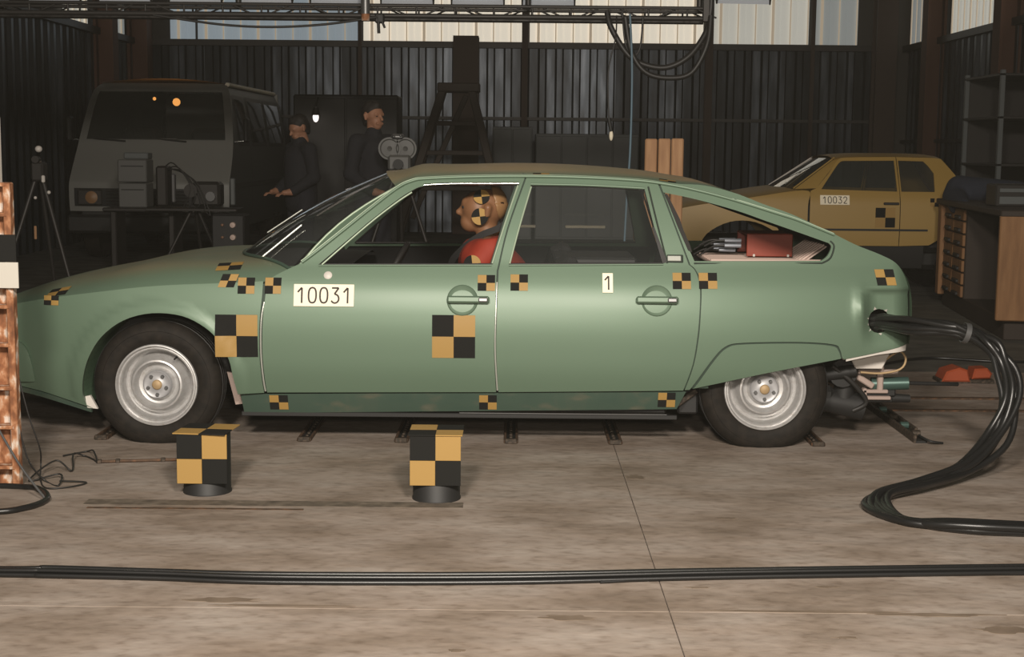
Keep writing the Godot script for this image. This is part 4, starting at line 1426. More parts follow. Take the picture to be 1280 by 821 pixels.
func make_dummy() -> void:
	var d := thing("crash_test_dummy", "crash test dummy in a red jacket, round targets on its head, behind the wheel", "dummy", Vector3(0, 0.3, CZ))
	var o := Vector3(0, -0.3, 0)
	var V := func(x: float, y: float, z: float) -> Vector3: return Vector3(x, y, z) + o
	var bones := [
		[V.call(0.02, .56, .38), V.call(-.04, .72, .38), .13, .13], [V.call(-.04, .72, .38), V.call(-.11, .88, .38), .125, .12],
		[V.call(-.10, .95, .38), V.call(-.14, 1.06, .38), .055, .05],
		[V.call(-.12, .93, .20), V.call(-.12, .93, .56), .065, .065]]
	for s in [-1.0, 1.0]:
		bones.append([V.call(-.13, .92, .38 + .2 * s), V.call(-.30, .70, .38 + .22 * s), .056, .046])
		bones.append([V.call(-.30, .70, .38 + .22 * s), V.call(-.50, .72, .38 + .17 * s), .044, .032])
		bones.append([V.call(-.50, .72, .38 + .17 * s), V.call(-.57, .76, .38 + .16 * s), .032, .028])
		bones.append([V.call(0.0, .55, .38 + .09 * s), V.call(-.42, .62, .38 + .11 * s), .085, .062])
		bones.append([V.call(-.42, .62, .38 + .11 * s), V.call(-.68, .34, .38 + .1 * s), .058, .042])
		bones.append([V.call(-.68, .34, .38 + .1 * s), V.call(-.86, .33, .38 + .1 * s), .042, .03])
	var body := blob(bones, .014, .03)
	# the head on a finer grid
	var head := [
		[V.call(-.135, 1.135, .38), V.call(-.17, 1.13, .38), .092, .088], [V.call(-.19, 1.08, .38), V.call(-.215, 1.06, .38), .06, .05],
		[V.call(-.245, 1.13, .38), V.call(-.272, 1.11, .38), .016, .016], [V.call(-.14, 1.1, .38), V.call(-.13, 1.0, .38), .055, .055],
		[V.call(-.235, 1.16, .36), V.call(-.235, 1.16, .40), .02, .02], [V.call(-.232, 1.065, .36), V.call(-.232, 1.065, .40), .016, .016],
		[V.call(-.13, 1.10, .47), V.call(-.125, 1.135, .475), .014, .018], [V.call(-.13, 1.10, .29), V.call(-.125, 1.135, .285), .014, .018]]
	body.add(blob(head, .006, .02))
	# four fingers and a thumb on each hand, closed round the wheel
	for s in [-1.0, 1.0]:
		var w: Vector3 = V.call(-.57, .76, .38 + .16 * s)
		var fb := []
		for k in 4:
			var b := w + Vector3(-.02, .022 - .018 * k, 0.006 * s)
			var l := [.04, .046, .042, .032][k] as float
			fb.append([b, b + Vector3(-l, .006, -.012 * s), .009, .0085])
			fb.append([b + Vector3(-l, .006, -.012 * s), b + Vector3(-l - .004, -.012, -.034 * s), .0085, .0075])
		fb.append([w + Vector3(.0, .02, -.01 * s), w + Vector3(-.035, .045, -.025 * s), .010, .008])
		body.add(blob(fb, .006, .006))
	obj("body", body, M.skin_vinyl, d)
	obj("jacket", blob([[V.call(-.02, .64, .38), V.call(-.07, .76, .38), .155, .16], [V.call(-.07, .76, .38), V.call(-.13, .87, .38), .155, .14], [V.call(-.10, .945, .21), V.call(-.10, .945, .55), .075, .075], [V.call(-.16, .88, .26), V.call(-.16, .88, .50), .1, .1], [V.call(-.12, .92, .57), V.call(-.17, .865, .585), .068, .062], [V.call(-.12, .92, .19), V.call(-.17, .865, .175), .068, .062]], .016, .04, [[V.call(-.13, .99, .38), Vector3(-.15, 1, 0).normalized()]]), M.red_cloth, d)
	var eye := MB.new()
	for s in [-1.0, 1.0]:
		eye.ball(V.call(-.247, 1.135, .38 + .034 * s), Vector3(.009, .008, .013), 10, 6)
	obj("eye", eye, M.black, d)
	obj("head_cap", blob([[V.call(-.115, 1.15, .38), V.call(-.115, 1.16, .38), .093, .085]], .008, .01, [[V.call(-.085, 1.13, .38), Vector3(-1, -0.25, 0).normalized()]]), M.head_cap, d)
	disc_target(d, V.call(-.157, 1.188, .38 + .083), Basis(Vector3.RIGHT, -0.55), .04)
	disc_target(d, V.call(-.164, 1.092, .38 + .096), Basis(Vector3.RIGHT, 0.12), .042)
	disc_target(d, V.call(-.195, .872, .38 + .278), Basis(Vector3.UP, -0.1), .042)
	# belt over the near shoulder
	var path := spline([V.call(.02, 1.12, .55), V.call(-.06, 1.045, .53), V.call(-.16, 1.0, .5), V.call(-.25, .93, .46), V.call(-.31, .84, .40), V.call(-.26, .7, .33)], 5)
	var belt := MB.new()
	for i in path.size() - 1:
		var a: Vector3 = path[i]
		var b: Vector3 = path[i + 1]
		belt.bar(a, b + (b - a) * 0.2, 0.032, 0.005)
	obj("seat_belt", belt, M.black, d)


# ------------------------------------------------------------------ measuring gear in the boot
func make_car_load() -> void:
	var t := thing("instrument_tray", "pale ribbed metal tray lying under the red box in the boot of the green car", "tray", Vector3(1.27, 0.855, CZ + 0.15))
	var mb := MB.new().box(Vector3(0, 0.012, 0), Vector3(0.56, 0.012, 0.56), 0.003)
	mb.box(Vector3(0, 0.02, 0.275), Vector3(0.56, 0.03, 0.012), 0.003)
	obj("plate", mb, M.tray, t)
	var rb := MB.new()
	for k in 11:
		rb.box(Vector3(0.0, 0.022, -0.25 + k * 0.047), Vector3(0.54, 0.012, 0.018), 0.003)
	obj("rib", rb, M.tray, t)
	var rp := MB.new().box(Vector3(.235, .055, 0.02), Vector3(.16, .008, .5), 0.002, Basis(Vector3.BACK, 0.62))
	for k in 9:
		rp.box(Vector3(.228, .062, -.2 + k * 0.055), Vector3(.16, .01, .014), 0.002, Basis(Vector3.BACK, 0.62))
	obj("ramp", rp, M.tray, t)
	t = thing("instrument_box", "red metal instrument box standing on the pale tray in the boot of the green car", "box", Vector3(1.32, 0.886, CZ + 0.06))
	obj("front_panel", MB.new().box(Vector3(0, 0.06, 0.16), Vector3(0.235, 0.115, 0.008), 0.003), M.red_box, t)
	obj("top_panel", MB.new().box(Vector3(0, 0.116, 0.0), Vector3(0.235, 0.008, 0.32), 0.003), M.red_box, t)
	obj("end_panel", MB.new().box(Vector3(0.115, 0.06, 0.0), Vector3(0.008, 0.115, 0.32), 0.003), M.red_box, t)
	obj("rear_panel", MB.new().box(Vector3(0, 0.06, -0.16), Vector3(0.235, 0.115, 0.008), 0.003), M.red_box, t)
	obj("screw", MB.new().box(Vector3(-0.08, 0.008, 0.167), Vector3(0.012, 0.014, 0.01), 0.003).box(Vector3(0.095, 0.008, 0.167), Vector3(0.012, 0.014, 0.01), 0.003), M.white_metal, t)
	for k in 6:
		var p := thing("cable_plug", "grey metal cable plug of the bunch at the open end of the red box", "plug", Vector3(1.06 + 0.02 * (k % 3), 0.90 + 0.026 * (k / 2), CZ + 0.02 + 0.06 * (k % 3)), 0.0, "plugs at the red box")
		obj("shell", MB.new().rod(Vector3(0, 0.012, 0), Vector3(0.085, 0.012, 0), 0.010, 0.012, 10), M.blue_grey_plug, p)
		obj("lead", MB.new().tube(spline([Vector3(0, 0.012, 0), Vector3(-0.05, 0.008, -0.01), Vector3(-0.1, -0.02, -0.03)], 4), 0.006, 6), M.black_rubber, p)


# ------------------------------------------------------------------ the yellow car in the background
func yel_z(x: float, y: float) -> float:
	var z := knots(y, [[0.2, 0.72], [0.4, 0.775], [0.6, 0.80], [0.8, 0.80], [0.95, 0.785], [1.04, 0.75], [1.2, 0.66], [1.38, 0.55]])
	return z - 0.05 * pow(maxf(0.0, -1.0 - x), 2.0) - 0.06 * pow(maxf(0.0, x - 0.7), 2.0)


func make_yellow_car() -> void:
	var c := thing("parked_car", "yellow two-door car numbered 10032 parked behind the tail of the green car", "car", Vector3(3.4, 0, -14.78))
	var wing := [[-2.1, .45, -2.08, .80], [-2.08, .80, -1.6, .90, -1.143, .97, -.77, 1.03, -.60, 1.05], [-.60, 1.05, -.52, 1.03, -.545, .9, -.545, .52], [-.545, .52, -.75, .5], [-.75, .5, -.82, .62, -1.05, .74, -1.3, .74, -1.52, .62, -1.6, .45]]
	var door := [[-.515, 1.045, -.46, 1.07], [-.46, 1.07, -.33, 1.21, -.22, 1.345, -.1, 1.37, .345, 1.378], [.345, 1.378, .345, .52], [.345, .52, -.525, .52], [-.525, .52, -.525, .9, -.515, 1.045]]
	var w1 := [[-.41, 1.062, -.33, 1.17, -.22, 1.31, -.17, 1.335], [-.17, 1.335, .325, 1.342], [.325, 1.342, .325, 1.045]]
	var quarter := [[.352, 1.378, .7, 1.372, .79, 1.36], [.79, 1.36, .87, 1.26, 1.02, 1.06, 1.1, .99], [1.1, .99, 1.5, .97], [1.5, .97, 1.55, .5], [1.55, .5, 1.40, .45], [1.40, .45, 1.33, .6, 1.2, .70, 1.0, .71, .82, .66, .72, .58, .64, .53], [.64, .53, .352, .52]]
	var w2 := [[.365, 1.342, .61, 1.338], [.61, 1.338, .655, 1.29, .70, 1.22], [.70, 1.22, .69, 1.045], [.69, 1.045, .365, 1.045]]
	for s in [1.0, -1.0]:
		obj("front_wing", panel(MB.new(), outline(wing), [], yel_z, s, 0.1), M.yellow_paint, c)
		var d := obj("door", panel(MB.new(), outline(door), [outline(w1)], yel_z, s, 0.08), M.yellow_paint, c)
		obj("window_pane", panel(MB.new(), outline(w1), [], func(x, y): return yel_z(x, y) - 0.015, s, 0.2, 0.004), M.dark_glass, d)
		var q := obj("rear_quarter", panel(MB.new(), outline(quarter), [outline(w2)], yel_z, s, 0.08), M.yellow_paint, c)
		obj("window_pane", panel(MB.new(), outline(w2), [], func(x, y): return yel_z(x, y) - 0.015, s, 0.2, 0.004), M.dark_glass, q)
		obj("sill", panel(MB.new(), outline([[-.75, .5, -.545, .515, .6, .535], [.6, .535, .6, .3], [.6, .3, -.75, .3]]), [], func(x, y): return yel_z(x, y) - 0.03, s, 0.15), M.black, c)  # the shade along the sill is put into its black colour
		obj("rubbing_strip", panel(MB.new(), outline([[-.54, .665, .62, .665], [.62, .665, .62, .685], [.62, .685, -.54, .685]]), [], func(x, y): return yel_z(x, y) + 0.006, s, 0.2, 0.008), M.black, c)
	var hood := func(u, v):
		var x: float = lerpf(-2.08, -.62 - 0.15 * (1.0 - pow(v * 2 - 1, 2)), u)
		var y := knots(x, [[-2.08, .80], [-1.6, .90], [-1.143, .97], [-.77, 1.03], [-.5, 1.05]])
		return Vector3(x, y + 0.04 * (1 - pow(absf(v * 2 - 1), 4)), (v * 2 - 1) * yel_z(x, y))
	obj("hood", MB.new().grid(hood, 10, 10, func(_p): return Vector3.UP), M.yellow_paint, c)
	var roof := func(u, v):
		var x: float = lerpf(-.27, .79, u)
		var y := knots(x, [[-.27, 1.35], [-.1, 1.372], [.345, 1.38], [.7, 1.374], [.79, 1.36]])
		return Vector3(x, y + 0.035 * (1 - pow(absf(v * 2 - 1), 3)), (v * 2 - 1) * yel_z(x, y))
	obj("roof", MB.new().grid(roof, 10, 10, func(_p): return Vector3.UP), M.yellow_paint, c)
	var ws := func(u, v):
		var w: float = v * 2 - 1
		return Vector3(-.66 - 0.12 * (1 - w * w), 1.06, w * 0.69).lerp(Vector3(-.24 - 0.05 * (1 - w * w), 1.36, w * 0.53), u)
	obj("windscreen", MB.new().grid(ws, 4, 8, func(_p): return Vector3(-1, 1, 0)), M.dark_glass, c)
	for s in [1.0, -1.0]:
		obj("windscreen_pillar", MB.new().grid(func(u, v): return ws.call(u, 0.5 + 0.5 * s).lerp(Vector3(lerpf(-.46, -.2, u), lerpf(1.07, 1.365, u), s * yel_z(lerpf(-.46, -.2, u), lerpf(1.07, 1.365, u))), v), 4, 2, func(_p): return Vector3(-0.3, 0.4, s)), M.yellow_paint, c)
		obj("windscreen_trim", MB.new().rod(ws.call(0.0, 0.5 + 0.49 * s) + Vector3(-.006, 0.006, 0), ws.call(1.0, 0.5 + 0.49 * s) + Vector3(-.006, 0.006, 0), 0.008), M.white_metal if s < 0 else M.yellow_paint, c)
		for x in [-1.18, 1.06]:
			obj("wheel", MB.new().lathe([Vector2(0, 0.0), Vector2(0.17, 0.0), Vector2(0.18, 0.015), Vector2(0.27, 0.015), Vector2(0.285, -0.01), Vector2(0.285, -0.15)], Transform3D(Basis(Vector3.RIGHT, PI / 2 * s), Vector3(x, .285, .70 * s)), 28, 0.0), M.tyre_rubber, c)
	obj("wiper", MB.new().rod(ws.call(0.1, 0.8) + Vector3(-.01, 0.01, 0), ws.call(0.6, 0.72) + Vector3(-.01, 0.01, 0), 0.004), M.trim_and_glint, c)
	obj("rear_window", MB.new().grid(func(u, v): return Vector3(lerpf(.80, 1.08, u), lerpf(1.37, 1.0, u), (v * 2 - 1) * lerpf(.54, .68, u)), 3, 6, func(_p): return Vector3(1, 1, 0)), M.dark_glass, c)
	obj("boot_lid", MB.new().box(Vector3(1.3, .975, 0), Vector3(.44, .03, 1.4), 0.01), M.yellow_paint, c)
	obj("rear_panel", MB.new().box(Vector3(1.53, .7, 0), Vector3(.04, .5, 1.42), 0.01), M.yellow_paint, c)
	obj("front_panel", MB.new().box(Vector3(-2.09, .65, 0), Vector3(.04, .36, 1.42), 0.01), M.yellow_paint, c)
	obj("floor_pan", MB.new().box(Vector3(-.25, .42, 0), Vector3(3.4, .3, 1.0), 0.05).box(Vector3(0.15, .7, 0), Vector3(1.5, .5, 1.3), 0.05), M.black, c)
	obj("door_handle", MB.new().box(Vector3(.26, .93, yel_z(.26, .93) + 0.012), Vector3(.15, .025, .02), 0.006), M.dark_metal, c)
	number_plate("10032", -.285, .96, .285, .095, yel_z, c, .05)
	for q in [[.205, .795, .19], [.68, .945, .08]]:
		var a := MB.new()
		var b := MB.new()
		for i in 2:
			for j in 2:
				var sx: float = q[0] + q[2] * (i * 0.5 - 0.25)
				var sy: float = q[1] + q[2] * (0.25 - j * 0.5)
				(a if i == j else b).box(Vector3(sx, sy, yel_z(sx, sy) + 0.004), Vector3(q[2] * 0.5, q[2] * 0.5, 0.004))
		obj("checker_target", [[a, M.black_sticker], [b, M.yellow_sticker]], null, c)


# ------------------------------------------------------------------ the van
func make_van() -> void:
	var v := thing("van", "pale grey van facing the camera, parked at the back left by the corrugated wall", "van", Vector3(-4.43, 0, -17.5))
	var hw := func(y: float) -> float: return knots(y, [[.3, .93], [.64, .97], [1.0, .975], [1.42, .96], [1.8, .91], [2.12, .84], [2.24, .74]])
	var fz := func(y: float) -> float: return knots(y, [[.3, -.02], [.62, 0.0], [.94, 0.0], [1.0, -.03], [1.42, -.36], [2.1, -.72], [2.2, -.9]])
	var front := func(y0: float, y1: float, u0: float, u1: float, off: float) -> MB:
		return MB.new().grid(func(a, b):
			var y: float = lerpf(y0, y1, a)
			var u: float = lerpf(u0, u1, b)
			return Vector3(hw.call(y) * u, y, fz.call(y) - 0.09 * u * u + off), 10, 12, func(_p): return Vector3(0, 0.2, 1))
	obj("front_panel", front.call(.94, 1.45, -1.0, 1.0, 0.0), M.van_paint, v)
	obj("grille_panel", front.call(.62, .94, -1.0, 1.0, 0.0), M.van_paint, v)
	var gr := obj("grille", front.call(.68, .90, -.93, .93, 0.006), M.black, v)
	var slats := MB.new()
	for k in 5:
		slats.tube([Vector3(-.5, .71 + .04 * k, .012), Vector3(0, .71 + .04 * k, .02), Vector3(.5, .71 + .04 * k, .012)], 0.008, 6)
	obj("grille_bar", slats, M.dark_metal, gr)
	for s in [-1.0, 1.0]:
		var h := obj("headlamp", MB.new().box(Vector3(.70 * s, .79, -.025), Vector3(.30, .19, .05), 0.015), M.dark_metal, v)
		obj("lamp_glass", MB.new().lathe([Vector2(0, 0.02), Vector2(0.04, 0.016), Vector2(0.075, 0.0)], Transform3D(Basis(Vector3.RIGHT, PI / 2), Vector3(.68 * s, .79, 0.002)), 20), M.head_cap, h)
	obj("bumper", MB.new().box(Vector3(0, .47, -.02), Vector3(1.94, .22, .16), 0.03), M.black, v)
	obj("windscreen", front.call(1.49, 2.09, -.9, .9, 0.004), M.dark_glass, v)
	for r in [[1.44, 1.5, -1.0, 1.0], [2.08, 2.2, -1.0, 1.0], [1.44, 2.2, -1.0, -.9], [1.44, 2.2, .9, 1.0]]:
		obj("windscreen_surround", front.call(r[0], r[1], r[2], r[3], 0.002), M.van_paint, v)
	for s in [-1.0, 1.0]:
		var side := func(a: float, b: float) -> Vector3:
			var y: float = lerpf(.4, 2.2, a)
			return Vector3(hw.call(y) * s, y, lerpf(fz.call(y) - 0.09, -4.6, b))
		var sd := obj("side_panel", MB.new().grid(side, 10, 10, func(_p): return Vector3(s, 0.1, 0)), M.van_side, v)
		var sp := func(y0: float, y1: float, z0: float, z1: float, off: float) -> MB:
			return MB.new().grid(func(a, b):
				var y: float = lerpf(y0, y1, a)
				return Vector3((hw.call(y) + off) * s, y, lerpf(z0, z1, b)), 6, 4, func(_p): return Vector3(s, 0.1, 0))
		for w in [[-.85, -1.55], [-1.75, -2.9], [-3.05, -4.3]]:
			var f := obj("window_frame", sp.call(1.42, 2.06, w[0], w[1], 0.006), M.black, sd)
			obj("pane", sp.call(1.47, 2.01, w[0] - 0.05, w[1] + 0.05, 0.012), M.dark_glass, f)
		obj("door_seam", sp.call(.45, 1.42, -1.62, -1.635, 0.004), M.black, sd)
		obj("rubbing_strip", sp.call(.9, .96, -.3, -4.5, 0.012), M.black, sd)
		var mr := obj("mirror", MB.new().box(Vector3(s * 1.10, 1.62, -.62), Vector3(.06, .3, .16), 0.02), M.black, v)
		obj("mirror_arm", MB.new().rod(Vector3(s * .93, 1.47, -.6), Vector3(s * 1.1, 1.49, -.62), 0.012), M.chrome, mr)
		for z in [-.85, -3.7]:
			obj("wheel", MB.new().lathe([Vector2(0, 0.0), Vector2(0.18, 0.0), Vector2(0.19, 0.02), Vector2(0.3, 0.02), Vector2(0.32, -0.02), Vector2(0.32, -0.18)], Transform3D(Basis(Vector3.BACK, -PI / 2 * s), Vector3(.93 * s, .32, z)), 28), M.tyre_rubber, v)
	obj("roof", MB.new().grid(func(a, b):
		var u := float(b) * 2 - 1
		return Vector3(hw.call(2.2) * u, 2.2 + 0.06 * (1 - u * u), lerpf(-.9, -4.6, a)), 6, 8, func(_p): return Vector3.UP), M.van_roof, v)
	obj("gutter", MB.new().tube([Vector3(.80, 2.19, -.95), Vector3(.80, 2.2, -4.5)], .03, 6), M.van_roof, v)
	obj("back_panel", MB.new().box(Vector3(0, 1.3, -4.58), Vector3(1.7, 1.8, .04), 0.01), M.van_paint, v)
	obj("floor_pan", MB.new().box(Vector3(0, .5, -2.3), Vector3(1.7, .3, 4.4), 0.03), M.black, v)
	obj("seat", MB.new().box(Vector3(-.45, 1.2, -1.6), Vector3(.5, .9, .2), 0.06).box(Vector3(.45, 1.2, -1.6), Vector3(.5, .9, .2), 0.06), M.black, v)
	obj("dash_paper", MB.new().box(Vector3(.1, 1.5, -.62), Vector3(.26, .015, .12), 0.004), M.paper, v)
	for k in 2:
		obj("wiper", MB.new().rod(Vector3(-.35 + .75 * k, 1.47, -.36), Vector3(-.75 + .75 * k, 1.5, -.42), 0.01), M.black, v)
	for q in [[.13, 1.99, .05], [-.15, 2.03, .022]]:  # glowing balls added for the orange reflections in the windscreen
		var lp := obj("windscreen_glint", MB.new().ball(Vector3(q[0], q[1] - 0.02, -1.05), Vector3(q[2], q[2], q[2]), 12, 8), M.glint_orange, v)
		var l := OmniLight3D.new()
		l.name = "glow_light"
		l.light_color = Color(1.0, 0.6, 0.25)
		l.light_energy = 0.0015
		l.light_size = q[2]
		l.omni_range = 20.0
		l.omni_attenuation = 2.0
		l.shadow_enabled = true
		l.position = Vector3(q[0], q[1] - 0.02, -1.05)
		lp.add_child(l)


# ------------------------------------------------------------------ lighting rig overhead
func make_truss() -> void:
	var t := thing("lighting_truss", "long dark steel lattice truss hung across the hall above the car", "truss", Vector3(-1.5, 2.38, -11.0))
	var ch := MB.new()
	for z in [0.0, -0.3]:
		for y in [0.025, 0.1]:
			ch.rod(Vector3(-3.4, y, z), Vector3(2.95, y, z), 0.019 if y < 0.05 else 0.014, -1.0, 10)
	obj("chord", ch, M.dark_metal, t)
	var x := -3.3
	var k := 0
	while x < 2.9:
		for z in [0.0, -0.3]:
			obj("strut", MB.new().rod(Vector3(x, 0.025, z), Vector3(x, 0.1, z), 0.008, 0.008, 6), M.dark_metal, t)
			obj("brace", MB.new().rod(Vector3(x + 0.06, 0.1, z), Vector3(x + 0.22, 0.03, z), 0.007, 0.007, 6) if k % 2 else MB.new().rod(Vector3(x + 0.06, 0.03, z), Vector3(x + 0.22, 0.1, z), 0.007, 0.007, 6), M.dark_metal, t)
		x += 0.29
		k += 1
	for xx in [-3.0, -0.6, 1.6, 2.9]:
		obj("hanger", MB.new().rod(Vector3(xx, 0.1, -0.15), Vector3(xx, 4.6, -0.15), 0.022), M.dark_metal, t)
	obj("end_post", MB.new().box(Vector3(2.93, 0.25, 0), Vector3(.05, .5, .06), 0.005), M.dark_metal, t)
	obj("clamp", MB.new().box(Vector3(.49, .0, .04), Vector3(.07, .07, .06), 0.01).rod(Vector3(.48, .0, .06), Vector3(.485, -.11, .06), 0.012).rod(Vector3(.5, .0, .06), Vector3(.53, -.07, .06), 0.009), M.black, t)
	var names := ["leftmost", "second from the left", "third from the left", "fourth from the left", "fifth from the left", "sixth from the left", "fourth from the right", "third from the right", "second from the right"]
	var proto: Node3D = null
	for i in 9:
		var at := Vector3(-4.05 + 0.538 * i, 2.615, -11.12)
		var lab: String = "silvery floodlight housing above the truss, %s of the row" % names[i]
		if proto == null:
			proto = thing("floodlight", lab, "floodlight", at, 0.0, "floodlights on the truss")
			var tr := []
			for q in 13:
				var a := PI * q / 12.0
				tr.append(Vector2(cos(a) * 0.13, sin(a) * 0.1))
			for q in 11:
				var a := PI - PI * (q + 1) / 12.0
				tr.append(Vector2(cos(a) * 0.12, sin(a) * 0.088))
			obj("reflector", MB.new().prism(tr, -0.2, 0.2, Transform3D(Basis(Vector3.UP, PI / 2), Vector3())), M.lamp_housing, proto)
			for s in [-1.0, 1.0]:
				obj("end_cap", MB.new().box(Vector3(0.2 * s, 0.05, 0), Vector3(0.012, 0.11, 0.27), 0.004), M.dark_metal, proto)
			obj("yoke", MB.new().bar(Vector3(-0.23, -0.03, 0), Vector3(-0.23, 0.2, 0), 0.03, 0.04).box(Vector3(-0.23, 0.02, 0), Vector3(0.07, 0.05, 0.12), 0.01), M.dark_metal, proto)
			obj("lamp_tube", MB.new().rod(Vector3(-0.17, 0.03, 0), Vector3(0.17, 0.03, 0), 0.012), M.white_metal, proto)
			proto.rotation.x = -0.95
		else:
			dup(proto, at, lab)
	var last := dup(proto, Vector3(1.72, 2.63, -11.0), "silvery floodlight housing hung past the right end of the truss")
	last.rotation.z = -0.02
	var p := thing("hanging_pipe", "grey metal pipe with a brown end hanging down through the truss", "pipe", Vector3(-1.113, 2.36, -10.93))
	obj("tube", MB.new().rod(Vector3(0, 0.05, 0), Vector3(-.02, 4.6, 0), 0.035), M.grey_metal, p)
	obj("end_fitting", MB.new().rod(Vector3(0, 0.0, 0), Vector3(0, 0.06, 0), 0.03, 0.034), M.rust, p)
	var W := func(px: float, y: float, z: float) -> Vector3: return Vector3(px, y, z)
	tag(obj("hanging_cable", MB.new().tube(spline([W.call(.69, 2.45, -11), W.call(.72, 2.33, -10.97), W.call(.84, 2.14, -10.95), W.call(.97, 2.06, -10.95), W.call(1.14, 2.04, -10.95), W.call(1.3, 2.12, -10.95), W.call(1.42, 2.28, -10.97), W.call(1.46, 2.42, -11), W.call(1.47, 2.7, -11), W.call(1.47, 4.0, -11), W.call(1.47, 7.0, -11)], 6), 0.022, 8), M.black_rubber), "thick black cable hanging in a wide loop from the right end of the truss", "cable")
	tag(obj("hanging_cable", MB.new().tube(spline([W.call(.82, 2.4, -10.9), W.call(.87, 2.15, -10.9), W.call(.98, 2.0, -10.9), W.call(1.15, 1.96, -10.9), W.call(1.32, 2.0, -10.9), W.call(1.43, 2.2, -10.9), W.call(1.46, 2.42, -10.93)], 6), 0.02, 8), M.black_rubber), "lower black cable loop hanging under the thick loop at the truss", "cable")
	tag(obj("hanging_cable", MB.new().tube(spline([W.call(.8, 2.45, -10.94), W.call(.83, 2.2, -10.94), W.call(.9, 2.13, -10.94), W.call(.94, 2.2, -10.94), W.call(.955, 2.41, -10.94)], 6), 0.008, 6), M.black_rubber), "short thin black cable loop between the truss and the thick loop", "cable")
	tag(obj("hanging_cable", MB.new().tube(spline([W.call(-2.7, 2.39, -10.95), W.call(-2.2, 2.325, -10.95), W.call(-1.8, 2.31, -10.95), W.call(-1.4, 2.335, -10.95), W.call(-1.02, 2.39, -10.93)], 6), 0.01, 6), M.black_rubber), "thin black cable sagging under the left half of the truss", "cable")
	tag(obj("nylon_cord", MB.new().tube(spline([W.call(.85, 2.42, -10.85), W.call(.87, 2.1, -10.85), W.call(.875, 1.8, -10.85), W.call(.87, 1.4, -10.85), W.call(.85, 1.0, -10.85), W.call(.84, .4, -10.85), W.call(.9, .012, -10.8)], 6), 0.009, 6), M.blue_cord), "pale blue cord hanging from the truss down behind the car", "cord")
	var lp := thing("inspection_lamp", "small white inspection lamp hanging on a thin black cable behind the car roof", "lamp", Vector3(.73, 1.5, -10.9))
	obj("bulb", MB.new().ball(Vector3(0, 0.03, 0), Vector3(.016, .04, .016), 10, 8), M.white_plate, lp)
	obj("handle", MB.new().rod(Vector3(.0, 0.06, 0), Vector3(-.02, 0.16, 0), 0.012, 0.016), M.black, lp)
	obj("cable", MB.new().tube(spline([Vector3(-.02, .16, 0), Vector3(-.03, .5, 0), Vector3(.02, .75, 0), Vector3(.03, .92, -.08)], 4), 0.006, 6), M.black_rubber, lp)


# ------------------------------------------------------------------ checkered blocks in front of the car
func make_target_blocks() -> void:
	for q in [[-1.262, -5.87, -0.10, 0.0, "checkered target block on a black drum standing in front of the front wheel"], [-0.304, -5.79, 0.0, 0.02, "checkered target block on a black drum standing in front of the front door"]]:
		var t := thing("target_block", q[4], "marker", Vector3(q[0], 0, q[1]), 0.0, "checkered blocks on the floor")
		var h: float = 0.262 + q[3]
		obj("drum", MB.new().lathe([Vector2(0, h - 0.01), Vector2(.094, h - 0.01), Vector2(.097, h - 0.014), Vector2(.097, .012), Vector2(.1, .008), Vector2(.1, 0)], Transform3D(), 32), M.black, t)
		for f in 2:
			for i in 2:
				for j in 2:
					var yel: bool = (i != j) if f == 0 else ((i == j) != (q[0] < -1.0))
					var m: Material = M.yellow_sticker if yel else M.black_sticker
					if f == 0:
						obj("checker_square", MB.new().box(Vector3(-.0515 + .103 * i, h - .053 - .103 * j, .1), Vector3(.102, .102, .006), 0.001), m, t)
					else:
						var sq := obj("checker_square", MB.new().box(Vector3(-.055 + .11 * i, 0, -.055 + .11 * j), Vector3(.109, .005, .109), 0.001), m, t)
						sq.transform = Transform3D(Basis(Vector3.UP, q[2]), Vector3(0.0, h, 0.0))


# ------------------------------------------------------------------ the rusty post at the left edge
func make_post() -> void:
	var t := thing("steel_post", "rusty white-flaked steel post with cross plates at the left edge of the view", "post", Vector3(-2.115, 0, -5.95))
	obj("flange", MB.new().box(Vector3(.045, .635, 0.03), Vector3(.03, 1.27, .05), 0.004).box(Vector3(-.055, .635, 0.03), Vector3(.03, 1.27, .05), 0.004), M.rust, t)
	obj("web", MB.new().box(Vector3(-.005, .635, -0.02), Vector3(.1, 1.27, .02), 0.003), M.rust, t)
	for y in [.085, .255, .42, .60, .76, 1.0, 1.14, 1.262]:
		obj("cross_plate", MB.new().box(Vector3(-.005, y, 0.02), Vector3(.1, .016, .075), 0.003), M.rust, t)
	obj("upper_section", MB.new().box(Vector3(-.03, 1.40, 0), Vector3(.072, .28, .05), 0.006).box(Vector3(-.036, 1.53, 0), Vector3(.064, .06, .05), 0.006), M.white_metal, t)
	var p := thing("marker_plate", "half black half white marker plate fixed across the rusty post", "plate", Vector3(-2.10, .84, -5.875))
	obj("white_half", MB.new().box(Vector3(0, .054, 0), Vector3(.155, .106, .008), 0.001), M.marker_white, p)
	obj("black_half", MB.new().box(Vector3(-.004, .165, 0), Vector3(.15, .11, .008), 0.001), M.black_sticker, p)


